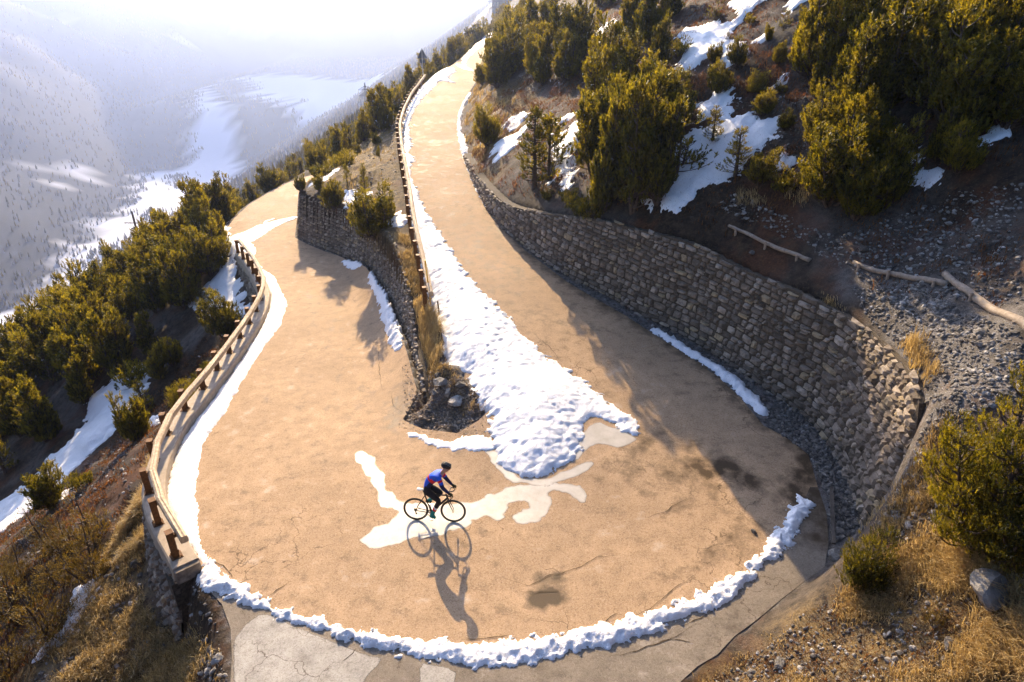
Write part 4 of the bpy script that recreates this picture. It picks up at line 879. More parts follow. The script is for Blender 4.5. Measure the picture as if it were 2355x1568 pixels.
TL = [ # base u, base v, top v, kind, index, width factor, label
 (1120,335,228,'bush',0,.9,'bushy pine on the verge of the upper road, left of an oval snow patch'),
 (1228,430,235,'spire',0,1.25,'single slender pine between two snow patches above the wall'),
 (1262,410,255,'tiny',0,1.2,'thin young pine just right of the single slender pine'),
 (1392,480,190,'pine',2,.72,'left front pine of the big clump above the middle of the right wall'),
 (1452,488,140,'pine',0,.85,'tallest pine of the big clump above the right wall'),
 (1510,468,205,'pine',3,.75,'right front pine of the big clump, beside the large snow field'),
 (1415,400,165,'pine',1,.8,'pine at the back left of the big clump'),
 (1480,400,190,'bush',1,.8,'broad bush at the back of the big pine clump'),
 (1555,400,215,'open',0,1.4,'open branched pine leaning over the snow right of the big clump'),
 (1362,503,430,'low',0,1.0,'low green pine skirt at the left foot of the big clump'),
 (1512,165,22,'pine',2,1.0,'tall dense pine high on the slope right of the small bright snow patches'),
 (1560,130,80,'low',0,1.0,'low shrub pine behind the tall upper pine'),
 (1637,330,238,'spire',1,1.5,'small lone pine standing in the middle of the snow'),
 (1738,213,152,'nearbush',0,1.2,'little round pine bush on bare soil below the upper snow field'),
 (1795,215,185,'low',0,.8,'tiny low pine beside the small round snow patch'),
 (1690,405,285,'spire',0,1.6,'upswept left end of the leaning pine bush on the snow field edge'),
 (1745,425,330,'bush',2,1.1,'spreading middle of the leaning pine bush'),
 (1800,440,385,'low',0,1.2,'low pine skirt under the smooth rounded snow patch'),
 (1905,470,258,'bush',0,1.1,'left pine of the dark cluster above the log barriers'),
 (1965,500,330,'bush',1,1.1,'front centre pine of the dark cluster above the log barriers'),
 (2040,470,330,'bush',2,1.0,'right pine of the dark cluster, left of the two snow patches'),
 (1960,400,195,'pine',3,1.0,'taller pine standing behind the dark cluster'),
 (1880,230,115,'pine',1,.9,'pine at the left edge of the dark wood near the top right'),
 (1800,70,15,'open',1,1.2,'scraggly open pine below the top edge snow'),
 (1640,45,-10,'open',0,1.6,'scraggly pine in the top of the upper snow field'),
 (1672,95,72,'tiny',0,1.0,'tiny sapling on the upper snow field'),
 (1725,55,28,'low',0,.8,'small low bush beside the top edge snow'),
 (1765,95,50,'bush',1,.8,'small bush right of the diagonal snow streak'),
 (1850,65,5,'bush',2,1.0,'round pine near the top edge left of the dark wood'),
 (2150,370,225,'pine',2,.9,'twin topped pine right of the snow patches in the dark wood'),
 (2200,395,265,'bush',0,1.0,'dark bush right of the twin topped pine'),
 (1110,195,130,'bush',1,1.0,'roadside pine at the bend right of the thin snow streak'),
 (1140,175,110,'bush',2,1.0,'second roadside pine at the far bend'),
 (1300,190,60,'pine',3,1.1,'dense golden green pine in the upper roadside wood'),
 (770,480,405,'bush',1,1.1,'low bush overhanging the far part of the middle wall'),
 (862,545,412,'bush',0,1.35,'broad pine overhanging the middle stone wall'),
 (842,470,370,'spire',1,.8,'thin pine sapling rising behind the broad pine on the middle wall'),
 (798,420,375,'tiny',0,1.0,'tiny sapling on the grassy slope between the roads'),
 (692,440,395,'bush',2,.9,'golden pine bush at the far corner of the middle wall'),
 (520,775,655,'bush',0,.95,'bright green pine standing in snow left of the outer guardrail'),
 (468,705,640,'spire',0,1.4,'thin pine sapling left of the bright green pine'),
 (316,1010,895,'bush',2,.8,'dark pine bush beside the snow gully on the left'),
 (335,950,870,'spire',1,1.3,'upright sapling behind the dark bush by the snow gully'),
 (312,885,820,'low',0,1.0,'low branches hanging over the snow gully below the pines'),
 (365,870,800,'bush',1,.9,'drooping pine at the head of the snow gully'),
 (398,840,760,'bush',2,.9,'pine between the gully head and the left forest'),
 (420,935,868,'nearbush',0,1.0,'small bright bush close to the guardrail on the outer bank'),
 (120,1165,1062,'bush',1,1.0,'pine bush below the snow gully at the lower left'),
 (190,1120,1080,'low',0,.9,'low sprawling pine beside the lower left bush'),
 (485,482,375,'spire',0,1.1,'tall thin spire conifer on the skyline left of the far road'),
 (2245,1262,885,'near',0,1.0,'large dense pine at the right picture edge below the scree'),
 (2350,1300,905,'near',1,1.0,'second large pine cut by the right picture edge'),
 (1990,1345,1218,'nearbush',0,1.0,'dense green dwarf pine at the corner of the apron'),
]
for i, (u, v, vt, kd, ix, wd, lb) in enumerate(TL):
    p = hit(u, v)
    if p is None: print('no hit', lb); continue
    h = top_h(p, vt); tree(kd, ix, p, h, None, lb, None, wd)
def inpoly(u, v, P): return inside(np.array([u]), np.array([v]), np.c_[np.array(P, float)])[0]
OCC = [(o.location.x, o.location.y) for o in TREES]
def fill(poly, n, kinds, hr, sp, xr, yr, label, group, wide=(.9, 1.2), side=None, cond=None, name='pine_tree', cat='pine tree', maxtry=40000):
    P = np.array(poly, float); k = 0; r = rng
    X_ = r.uniform(*xr, maxtry); Y_ = r.uniform(*yr, maxtry); Z_ = ground(X_, Y_); q = proj(np.stack([X_, Y_, Z_], 1)); ok = inside(q[:, 0], q[:, 1], P) & ~inside(X_, Y_, polyFLAT)
    if side == 'L': ok &= X_ < np.interp(Y_, lineL[6:, 1], lineL[6:, 0]) - 1.0
    if side == 'R': ok &= X_ > np.interp(Y_, lineR[2:12][::-1, 1], lineR[2:12][::-1, 0]) + .8
    if cond: ok &= cond(X_, Y_)
    for i in np.nonzero(ok)[0]:
        if k >= n: break
        s_ = sp * (1 + .4 * r.random())
        if OCC and min((X_[i] - a) ** 2 + (Y_[i] - b) ** 2 for a, b in OCC) < s_ * s_: continue
        kd = kinds[r.integers(len(kinds))]; ix = r.integers(sum(1 for q_ in PR if q_[0] == kd)); h = r.uniform(*hr)
        tree(kd, int(ix), (X_[i], Y_[i], Z_[i]), h, None, label, group, r.uniform(*wide), name, cat); OCC.append((X_[i], Y_[i])); k += 1
    print('fill', label[:40], k)
fill([(-80,900),(0,740),(120,700),(220,610),(330,560),(400,470),(470,440),(500,500),(510,600),(498,640),(470,670),(440,700),(445,750),(425,800),(370,820),(290,840),(230,890),(190,940),(150,1000),(90,1060),(0,1130),(-80,1150)], 640, ['pine', 'pine', 'pine', 'pine', 'bush', 'spire'], (2.8, 4.9), 1.7, (-75, -10), (15, 170), 'one of the crowded dark pines of the slope wood below the outer guardrail', 'pines crowding the slope left of the lower road', side='L')
fill([(500,560),(470,440),(560,410),(640,400),(668,415),(640,425),(570,460),(535,495),(520,520)], 16, ['pine', 'bush', 'open'], (2.6, 4.2), 1.9, (-40, -14), (40, 90), 'one of the sunlit pines along the outer verge of the far lower road', 'pines along the far lower road', side='L')
ALL = [(-400,-400), (3000,-400), (3000,2000), (-400,2000)]
inW = lambda x, y: inside(x, y, polyW)
dWu = lambda x, y: seg_dist(x, y, lineWu)[0]
fill(ALL, 60, ['pine', 'bush', 'pine'], (2.2, 3.8), 1.3, (-24, -7), (56, 92), 'one of the backlit pines on the crest between the two arms of the road', 'backlit pines on the crest between the roads', cond=lambda x, y: inW(x, y) & (dWu(x, y) > 1.6) & (seg_dist(x, y, lineWl)[0] > .6))
fill(ALL, 9, ['low', 'bush', 'tiny'], (.8, 1.8), 1.5, (-15, -6), (40, 58), 'one of the small scattered bushes on the grassy slope above the middle wall', 'scattered bushes between the roads', cond=lambda x, y: inW(x, y) & (dWu(x, y) > 1.2))
fill(ALL, 120, ['pine', 'pine', 'bush', 'spire'], (3.0, 5.0), 1.5, (-24, 4), (62, 230), 'one of the hazy pines along the skyline outside the far guardrail', 'hazy skyline pines beyond the upper road', cond=lambda x, y: inW(x, y) & (dWu(x, y) > 1.3) & (dWu(x, y) < 7.5))
fill(ALL, 150, ['pine', 'pine', 'bush', 'spire'], (2.6, 4.4), 1.8, (-45, 0), (56, 330), 'one of the small pines on the steep flank under the far upper road end', 'pines on the flank below the far upper road', cond=lambda x, y: ~inside(x, y, polyW) & (x < 0) & (seg_dist(x, y, lineL)[0] < 14) & (seg_dist(x, y, lineL)[0] > .8))
fill([(1180,30),(1290,0),(1400,-60),(1410,30),(1360,80),(1390,120),(1400,170),(1330,205),(1250,200),(1190,210),(1120,200),(1140,130)], 140, ['pine', 'pine', 'bush'], (3.0, 4.8), 1.25, (-4, 40), (45, 240), 'one of the golden green pines massed above the far bend of the upper road', 'pine wood above the far bend', side='R')
fill([(1850,180),(1870,90),(1980,20),(2060,-60),(2500,-60),(2500,310),(2330,300),(2230,330),(2140,290),(2040,250),(1980,280),(1900,240)], 70, ['pine', 'pine', 'bush'], (2.8, 4.2), .75, (8, 60), (18, 90), 'one of the dark pines crowded into the wood filling the top right corner', 'dark pine wood in the top right')
fill([(1860,430),(1900,300),(2060,330),(2140,400),(2080,500),(1950,510),(1860,490)], 9, ['bush', 'pine'], (1.6, 2.8), .9, (8, 30), (14, 50), 'one of the smaller dark pines knitted into the cluster above the log barriers', 'small pines of the dark cluster')
fill([(1350,470),(1370,300),(1420,200),(1500,240),(1560,330),(1530,450),(1450,490)], 9, ['bush', 'pine'], (2.0, 4.0), 1.0, (0, 16), (22, 60), 'one of the inner pines of the big clump above the middle of the right wall', 'inner pines of the big clump')
fill([(1600,140),(1780,110),(1850,60),(1870,200),(1800,330),(1620,210)], 12, ['low', 'bush'], (.7, 1.5), 1.1, (4, 40), (18, 90), 'one of the low dwarf pines dotted over the dark slope below the top edge snow', 'dwarf pines on the dark slope')
fill([(1440,60),(1560,-40),(1640,-60),(1580,60),(1560,120),(1440,120)], 8, ['pine', 'bush'], (2.6, 4.0), 1.9, (4, 50), (40, 140), 'one of the pines behind the tall upper pine near the top edge', 'pines at the top edge')
fill([(0,1200),(110,1190),(230,1230),(240,1300),(190,1400),(130,1440),(60,1520),(-20,1600),(-40,1250)], 12, ['juniper'], (1.5, 2.6), 1.0, (-30, -6), (7, 18), 'one of the yellowing junipers on the steep bank at the lower left', 'junipers at the lower left', name='juniper', cat='juniper', wide=(1.0, 1.4))
fill([(450,880),(520,790),(560,790),(540,840),(480,900),(440,940),(420,900)], 10, ['low'], (.5, .8), .6, (-25, -10), (14, 34), 'one of the low yellow green shrubs hugging the outer side of the guardrail kerb', 'low shrubs outside the guardrail', name='shrub', cat='shrub')
fill([(1240,455),(1330,455),(1330,488),(1250,485)], 5, ['low'], (.5, .8), .9, (-4, 6), (24, 40), 'one of the low shrubs topping the wall left of the big pine clump', 'low shrubs on top of the right wall', name='shrub', cat='shrub')
p = hit(2146, 1435); tree('juniper', 0, p, top_h(p, 1368), None, 'small orange tinted juniper on the grassy bank at the lower right', None, .9, 'juniper', 'juniper')
# heath shrubs and dead brown heather
hp = pine_proto(90, .7, .75, 5, 20, 12, 9, .4, .6, 0, .12, .05, .016); hp['crown'].materials.clear(); hp['crown'].materials.append(MT['heath_leaves']); PR['heath', 0] = hp
fill([(1850,130),(1700,120),(1560,200),(1600,220),(1720,220),(1740,290),(1830,400),(1850,330),(1840,240)], 34, ['heath'], (.4, .9), .7, (4, 40), (18, 70), 'one of the rust brown heath cushions on the dark slope below the upper snow field', 'heath cushions on the right slope', name='heath_shrub', cat='shrub')
fill([(1090,230),(1180,210),(1330,220),(1400,300),(1260,290),(1200,260),(1120,420),(1090,400)], 16, ['heath'], (.4, .8), .8, (-4, 15), (30, 70), 'one of the brown heath cushions on the verge above the upper road', 'heath cushions above the upper road', name='heath_shrub', cat='shrub')

# leave out what the view never shows: trees wholly behind nearer trees or behind the ground
cov = np.zeros((200, 300), bool); info = []; KEEP = []
for o in TREES:
    kd = [k for k, v in PR.items() if v['crown'] == [c for c in o.children if c.name.startswith('crown')][0].data][0]; h = PR[kd]['H'] * o.scale[2]; w = {'spire': .17, 'tiny': .25, 'pine': .32, 'bush': .5}.get(kd[0], .6) * h
    p = np.array(o.location); q = proj(np.array([p, p + [0, 0, h], p + [w, 0, h * .4]])); info.append((float(np.linalg.norm(p - CAM)), o, q, p, h))
info.sort(key=lambda a: a[0]); ncull = 0
gy_, gx_ = np.mgrid[0:200, 0:300]; gu = gx_ * 8 + 4.; gv = gy_ * 8 + 4.
for d, o, q, p, h in info:
    cu, cv = (q[0] + q[1]) / 2; ru = max(abs(q[2, 0] - cu), 3); rv = max(abs(q[0, 1] - q[1, 1]) / 2, 3); e = ((gu - cu) / ru) ** 2 + ((gv - cv) / rv) ** 2; m = e < 1
    if not m.any(): m[min(199, max(0, int(cv // 8))), min(299, max(0, int(cu // 8)))] = 1 if (-8 < cu < 2362 and -8 < cv < 1576) else 0
    m &= (gu < 2358) & (gv < 1570)
    vis = (m & ~cov).sum() / max(1, m.sum())
    # terrain occlusion of the top
    t = np.linspace(.05, .97, 60)[:, None]; L1 = CAM + (p + [0, 0, h * .9] - CAM) * t; occ = (ground(L1[:, 0], L1[:, 1]) > L1[:, 2]).any()
    if (m.sum() == 0 or vis < .07 or occ) and 'group' in o:
        srcs = [v[0] for v in SRC.values()]
        for c in list(o.children): bpy.data.objects.remove(c)
        bpy.data.objects.remove(o); ncull += 1
    else: cov |= e < .5; KEEP.append((float(m.sum() * max(vis, .2)), o, h))
print('culled', ncull, 'kept', len(info) - ncull)
for g in set(o.get('group') for d, o, *_ in info if False): pass

# past 300 pines the smallest in view are grown as one thicket
KP_ = sorted([k for k in KEEP if k[1].name.startswith('pine_tree')], key=lambda a: -a[0]); over = [k for k in KP_[290:] if 'group' in k[1]]
if over:
    lod = pine_proto(95, 4.5, 1.3, 3, 70, 9, 9, .9, .9, 0, .32, .10, .026)['crown']; n_ = len(lod.vertices); LV = np.empty(n_ * 3); lod.vertices.foreach_get('co', LV); LV = LV.reshape(-1, 3); LT = np.empty(n_); lod.attributes['tint'].data.foreach_get('value', LT); LF = np.arange(n_).reshape(-1, 3)
    mb = MB()
    for _, o, h in over:
        a = rng.uniform(0, 6.28); s = h / 4.5; c_, s_ = math.cos(a), math.sin(a); mb.add(LV @ np.array([[c_, s_, 0], [-s_, c_, 0], [0, 0, 1]]) * s + np.array(o.location), LF, LT)
        for c in list(o.children): bpy.data.objects.remove(c)
        bpy.data.objects.remove(o)
    tag(mb.obj('pine_thicket', MT['pine_needles']), kind='stuff')
print('pines kept', len(KP_) - len(over), 'in thicket', len(over))
# ------------------------------------------------------------------ dry grass, stones
def grass_zone(name, polys, n, hr, bl, lean, wb=.006, tlo=.2, thi=.9, seed=1, clump=.16):
    r = np.random.default_rng(seed); mb = MB(); per = n // len(polys)
    for poly in polys:
        w = pix_poly(poly)
        if len(w) < 3: continue
        a = w[:, :2].min(0); b = w[:, :2].max(0); p = r.uniform(a, b, (per * 6, 2)); ok = inside(p[:, 0], p[:, 1], w) & ~inside(p[:, 0], p[:, 1], polyFLAT)
        p = p[ok]; dens = fbm(p[:, 0], p[:, 1], .9, 3, seed + 3) + r.normal(0, .15, len(p)) > -.12; p = p[dens][:per]; m = len(p)
        if m == 0: continue
        h0 = r.uniform(*hr, m) * (1 + .5 * fbm(p[:, 0], p[:, 1], .7, 2, seed)); ti0 = r.uniform(tlo, thi, m)
        pos = np.repeat(p, bl, 0) + r.normal(0, clump * .5, (m * bl, 2)); N = len(pos); z = ground(pos[:, 0], pos[:, 1]) - .02; h = np.repeat(h0, bl) * r.uniform(.5, 1.15, N)
        th = r.uniform(0, 6.283, N); out = np.stack([np.cos(th), np.sin(th)], 1) * r.uniform(.1, .65, N)[:, None] + np.array(lean) * r.uniform(.4, 1.3, N)[:, None]
        B = np.c_[pos, z]; wv = np.stack([-np.sin(th), np.cos(th), th * 0], 1) * wb * r.uniform(.6, 1.4, N)[:, None]
        M = B + np.c_[out * (h * .35)[:, None], h * .62]; Tp = B + np.c_[out * (h * 1.0)[:, None], h * .92]
        V = np.stack([B - wv, B + wv, M - wv * .8, M + wv * .8, Tp], 1).reshape(-1, 3); i = np.arange(N)[:, None] * 5
        mb.add(V, [np.concatenate([i, i + 1, i + 3, i + 2], 1), np.concatenate([i + 2, i + 3, i + 4], 1)], np.repeat(np.clip(np.repeat(ti0, bl) + r.normal(0, .12, N), 0, 1), 5))
    if mb.n: tag(mb.obj(name, MT['straw']), kind='stuff')
grass_zone('dry_grass', [[(60,1568),(200,1330),(300,1180),(325,1130),(335,1270),(320,1390),(480,1480),(520,1640),(60,1640)]], 2300, (.18, .42), 14, (.35, -.35), seed=1)
grass_zone('dry_grass', [[(310,1180),(330,1130),(335,1240),(300,1300),(230,1330),(250,1270)]], 420, (.25, .5), 16, (.2, -.4), seed=2, tlo=.5, thi=1)
grass_zone('dry_grass', [[(950,700),(985,705),(1010,760),(1018,800),(1000,835),(968,800),(955,750)]], 170, (.35, .6), 22, (.35, -.1), seed=3, tlo=.6, thi=1, wb=.009)
grass_zone('dry_grass', [[(905,540),(935,545),(960,600),(975,690),(945,690),(925,600)],[(960,830),(1000,840),(1040,860),(1010,880),(975,870)]], 420, (.15, .35), 14, (.2, -.2), seed=4, tlo=.3, wb=.009)
grass_zone('dry_grass', [[(1980,1330),(2060,1250),(2100,1190),(2200,1230),(2354,1300),(2354,1568),(2400,1640),(1560,1640),(1700,1490),(1830,1420)]], 2000, (.10, .28), 13, (-.3, -.25), seed=5, tlo=.15)
grass_zone('dry_grass', [[(2120,1240),(2300,1290),(2300,1380),(2150,1370),(2040,1290)],[(2250,1400),(2354,1340),(2400,1568),(2200,1568)]], 480, (.25, .5), 16, (-.5, -.2), seed=6, tlo=.45, thi=1)
grass_zone('dry_grass', [[(2070,790),(2095,840),(2135,890),(2160,880),(2120,810),(2090,770)]], 34, (.25, .5), 20, (-.2, -.35), seed=7, tlo=.7, thi=1, wb=.008)
grass_zone('dry_grass', [[(1985,1180),(2030,1150),(2060,1165),(2030,1210)],[(2100,1130),(2150,1100),(2180,1150),(2120,1180)]], 40, (.25, .45), 18, (-.5, .1), seed=8, tlo=.7, thi=1)
grass_zone('dry_grass', [[(1880,700),(1900,690),(1930,730),(1910,750)],[(1830,420),(1880,440),(1850,470),(1800,450)],[(1690,440),(1730,430),(1760,470),(1700,475)]], 60, (.15, .3), 16, (-.3, -.1), seed=9, tlo=.5)
grass_zone('dry_grass', [[(700,425),(880,290),(915,330),(925,430),(900,480),(780,430),(740,440)],[(640,410),(600,430),(560,460),(545,450),(600,400),(660,385)]], 900, (.15, .35), 9, (.3, -.2), seed=10, tlo=.4, wb=.014)
grass_zone('dry_grass', [[(1065,300),(1095,190),(1150,210),(1200,250),(1140,290),(1110,380),(1120,440),(1085,390)],[(960,170),(1040,125),(1110,90),(1100,80),(1020,110),(950,170)]], 700, (.2, .4), 8, (.2, -.2), seed=11, tlo=.4, wb=.02)
grass_zone('dry_grass', [[(430,900),(540,770),(590,700),(600,720),(560,790),(450,960),(400,1000)],[(345,1050),(400,970),(420,960),(372,1040),(335,1100)]], 500, (.12, .3), 10, (.1, -.3), seed=12, tlo=.3, wb=.009)
grass_zone('dry_grass', [[(950,900),(1000,850),(1060,860),(1085,900),(1120,940),(1040,960),(975,930)]], 60, (.10, .25), 12, (.2, -.1), seed=21, tlo=.1, wb=.007)
grass_zone('dry_grass', [[(2050,1160),(2150,960),(2230,960),(2140,1180),(2000,1250)]], 260, (.12, .3), 12, (-.3, -.1), seed=22, tlo=.1, wb=.006)
ICO = None
def ico(level):
    bm = bmesh.new(); bmesh.ops.create_icosphere(bm, subdivisions=level, radius=1); V = np.array([v.co[:] for v in bm.verts]); F = np.array([[v.index for v in f.verts] for f in bm.faces]); bm.free(); return V, F
I1, I2, I3 = ico(1), ico(2), ico(3)
def stones(name, polys, n, rr, seed, label_stuff=True, sink=.35, flatok=False, tl=(.0, .95), power=3, mt='loose_stone'):
    r = np.random.default_rng(seed); mb = MB(); V0, F0 = I1
    for poly, cnt in zip(polys, n):
        w = pix_poly(poly)
        if len(w) < 3: continue
        a = w[:, :2].min(0); b = w[:, :2].max(0); p = r.uniform(a, b, (cnt * 8, 2)); ok = inside(p[:, 0], p[:, 1], w)
        if not flatok: ok &= ~inside(p[:, 0], p[:, 1], polyFLAT)
        p = p[ok][:cnt]; m = len(p)
        if m == 0: continue
        s = rr[0] + (rr[1] - rr[0]) * r.random(m) ** power; sc_ = s[:, None] * r.uniform(.55, 1.25, (m, 3)) * [1, 1, .7]
        V = V0[None] * (1 + r.normal(0, .16, (m, len(V0), 1))); V = V * sc_[:, None]; th = r.uniform(0, 6.28, m); c, s_ = np.cos(th), np.sin(th)
        Vx = V[..., 0] * c[:, None] - V[..., 1] * s_[:, None]; Vy = V[..., 0] * s_[:, None] + V[..., 1] * c[:, None]
        z = np.maximum(ground(p[:, 0], p[:, 1]), np.where(inside(p[:, 0], p[:, 1], polyA), zA(p[:, 0], p[:, 1]), -999)); tl_ = r.uniform(-.3, .3, m)
        W = np.stack([Vx + p[:, :1], Vy + p[:, 1:], V[..., 2] + tl_[:, None] * Vx + (z + sc_[:, 2] * sink)[:, None]], -1)
        F = (F0[None] + (np.arange(m) * len(V0))[:, None, None]).reshape(-1, 3); mb.add(W.reshape(-1, 3), F, np.repeat(r.uniform(*tl, m), len(V0)))
    if mb.n: tag(mb.obj(name, MT[mt]), kind='stuff')
stones('scree', [[(1960,660),(2120,650),(2354,780),(2354,930),(2160,1000),(2120,880),(2080,800),(2000,740)],[(1640,470),(1850,560),(2354,700),(2354,420),(2200,440),(1900,540),(1700,440)],[(1840,440),(1640,240),(1850,210),(1870,420)]], [3800, 3400, 700], (.008, .085), 1, power=4, tl=(0, .8))
stones('scree', [[(1640,1560),(1830,1420),(1990,1340),(2080,1200),(2160,1160),(2354,1270),(2354,1640),(1560,1640)],[(2200,1330),(2354,1330),(2354,1420),(2230,1400)]], [3400, 120], (.006, .06), 2, power=4, tl=(0, .85))
stones('scree', [[(60,1600),(300,1180),(500,1420),(530,1600)],[(370,1540),(520,1500),(530,1640),(380,1640)],[(0,1240),(200,1060),(330,960),(330,1180),(100,1300)],[(690,420),(900,290),(920,480),(800,430)]], [1300, 160, 900, 500], (.012, .10), 3, power=4)
stones('scree', [[(2040,1170),(2140,950),(2230,950),(2150,1190),(2000,1250)]], [900], (.012, .09), 25, power=4)
stones('ditch_gravel', [[(1205,574),(1310,655),(1435,725),(1569,811),(1700,905),(1770,960),(1853,955),(1786,914),(1653,821),(1485,730),(1340,655),(1251,602)],[(1756,975),(1860,1045),(1905,1150),(1915,1250),(1975,1215),(1968,1120),(1916,1043),(1853,950),(1786,925)]], [1100, 2600], (.02, .085), 4, flatok=True, tl=(0, .55), power=2)
stones('toe_gravel', [[(935,950),(928,966),(971,986),(1051,996),(1101,966),(1118,940),(1060,870),(985,870),(968,900)]], [5200], (.010, .06), 5, flatok=True, power=4, tl=(.1, .98), mt='brown_gravel')
stones('toe_gravel', [[(915,950),(915,985),(971,1000),(1051,1010),(1115,985),(1130,945),(1090,900),(985,880),(950,900)]], [1100], (.006, .025), 15, flatok=True, power=3, tl=(.2, .9), mt='brown_gravel')
stones('verge_gravel', [[(925,840),(945,838),(962,900),(978,945),(935,960),(925,900)],[(1040,1000),(1110,968),(1130,990),(1090,1010)]], [260, 60], (.008, .03), 6, flatok=True)
RK = [(1017,884,.30,'brown angular rock at the end of the middle wall, upper left of the rock pile'),(1047,930,.36,'large flat faced pinkish boulder at the front of the rock pile'),(1008,868,.2,'dark rock topping the rock pile at the wall end'),(1060,888,.22,'grey rock in the rock pile touching the snow bank'),(1030,905,.17,'small grey rock between the two big ones of the rock pile'),(1000,905,.14,'small rock beside the wall tip'),(985,948,.13,'black stone lying on gravel left of the rock pile'),
 (952,945,.10,'lone dark stone where the lower road meets the gravel toe'),(1733,1226,.09,'black pointed stone lying alone on the asphalt at the right'),(1793,1282+0,.05,'small dark stone by the snow ridge at the right'),(2280,1368,.42,'big layered grey rock in the grass at the lower right'),(1916,1283,.24,'pale boulder beside the dwarf pine at the apron corner'),(1790,1528,.15,'white flat stone near the bottom right of the apron'),(2180,1485,.14,'white slab stone among the grass at the lower right'),(1998,1350,.12,'pale round stone at the foot of the dwarf pine'),(2240,1340,.13,'round stone left of the big layered rock'),(2210,1330,.12,'stone in a row above the big layered rock'),(2335,1320,.16,'grey stone under the second large pine'),
 (2255,770,.17,'white oval boulder lying on the scree below the thickest log'),(2250,795,.13,'grey boulder just below the white oval boulder'),(1986,575,.2,'pale boulder on the dark slope above the middle log'),(1728,583,.14,'pale stone above the wall by the slim log'),(2120,790,.15,'pale rock at the scree edge over the wall curve'),(318,1300,.2,'dark boulder leaning against the foot of the kerb wall'),(500,1525,.14,'pale rock at the bottom edge left of the bleached asphalt'),(480,1500,.1,'smaller pale rock above the bottom edge rocks')]
for i, (u, v, rad, lb) in enumerate(RK):
    p = hit(u, v); za = zA(p[0], p[1])[0]
    if abs(za - p[2]) < .15: p[2] = max(p[2], za)
    r = np.random.default_rng(200 + i); V, F = I3; n = V / np.linalg.norm(V, axis=1, keepdims=True)
    for _ in range(15):   # facet by clipping planes
        a = r.normal(size=3); a /= np.linalg.norm(a); d = r.uniform(.42, .78); t = n @ a if False else V @ a; V = V - np.maximum(0, t - d)[:, None] * a
    V = V * (rad * np.array([1.2, .95, .75]) * r.uniform(.85, 1.15, 3)); V += r.normal(0, rad * .018, V.shape); c, s = math.cos(i), math.sin(i); V = V @ np.array([[c, s, 0], [-s, c, 0], [0, 0, 1]])
    o = MB().add(V, F, float(r.uniform(.25, .85)) if 'dark' not in lb and 'black' not in lb else .0).obj('rock', MT['loose_stone'], loc=(p[0], p[1], p[2] + rad * .3)); tag(o, lb, 'rock')
def litter(name, poly, n, seed, m='heath_leaves', hr=(.08, .22), bl=9, wb=.012):
    global MT; keep = MT['straw']; MT['straw'] = MT[m]; grass_zone(name, [poly], n, hr, bl, (.1, -.2), wb, .0, .9, seed, .25); MT['straw'] = keep
litter('heath_mat', [(1060,330),(1180,200),(1420,-20),(2354,-40),(2354,420),(2354,700),(1850,560),(1500,500),(1150,470)], 5200, 31)
litter('heath_mat', [(60,1568),(300,1180),(440,880),(540,770),(480,760),(300,960),(100,1150),(-40,1260),(-40,1568)], 1800, 32)
litter('heath_mat', [(1600,1568),(1980,1330),(2100,1190),(2354,1280),(2354,1640)], 1500, 33, hr=(.04, .12), wb=.006)
# distant conifers on the valley side and floor edge
r = np.random.default_rng(77); mb = MB(); Xf = np.append(r.uniform(-1700, -60, 110000), r.uniform(-160, -25, 9000)); Yf = np.append(r.uniform(150, 3200, 110000), r.uniform(95, 700, 9000)); zf = ground(Xf, Yf)
ix = np.clip(np.searchsorted(GX, Xf) - 1, 0, len(GX) - 1); iy = np.clip(np.searchsorted(GY, Yf) - 1, 0, len(GY) - 1); sn = snowc[iy, ix]; fo = forest[iy, ix]
q = proj(np.stack([Xf, Yf, zf], 1)); ok = (q[:, 0] > -60) & (q[:, 0] < 1250) & (q[:, 1] > -20) & (q[:, 1] < 900) & (sn < .12) & (fo > .5) & (np.hypot(Xf, Yf) > 260) & (r.random(len(Xf)) < np.where(Xf > -560, .8, np.maximum(.3, 1.3 * np.exp(-np.abs(sdist(Xf, Yf, fp)) / 40))))
# small groves standing on the valley snow
gv = np.vstack([at_z(u, v, -347) for u, v in [(235,585),(250,575),(268,590),(300,560),(330,540),(215,610),(405,405),(415,418),(430,425),(360,500),(350,490)]])
for g in gv:
    ok |= (np.hypot(Xf - g[0], Yf - g[1]) < 26)
Xf, Yf, zf = Xf[ok][-26000:], Yf[ok][-26000:], zf[ok][-26000:]; ns = len(Xf)
for g in gv:
    a = r.normal(0, 15, (28, 2)); Xf = np.append(Xf, g[0] + a[:, 0]); Yf = np.append(Yf, g[1] + a[:, 1])
zf = ground(Xf, Yf); m = len(Xf); hh = r.uniform(5, 10, m); rad = hh * r.uniform(.14, .2, m); k = 6; th = np.arange(k) * 2 * math.pi / k
rings = []
for zz, rr in ((.05, 1.), (.35, .72), (.36, .9), (.66, .38), (.67, .5)):
    jj = 1 + r.normal(0, .12, (m, k)); rings.append(np.stack([Xf[:, None] + rad[:, None] * rr * np.cos(th) * jj, Yf[:, None] + rad[:, None] * rr * np.sin(th) * jj, (zf + hh * zz)[:, None] + 0 * th], -1))
V = np.concatenate([np.concatenate(rings, 1), np.stack([Xf, Yf, zf + hh], -1)[:, None]], 1); nv = V.shape[1]; f4 = []; f3 = []
for a in range(4):
    for j in range(k): f4.append([a * k + j, a * k + (j + 1) % k, (a + 1) * k + (j + 1) % k, (a + 1) * k + j])
for j in range(k): f3.append([4 * k + j, 4 * k + (j + 1) % k, 5 * k])
o_ = (np.arange(m) * nv)[:, None, None]
mb.add(V.reshape(-1, 3), [(np.array(f4)[None] + o_).reshape(-1, 4), (np.array(f3)[None] + o_).reshape(-1, 3)], np.repeat(r.uniform(0, .5, m), nv))
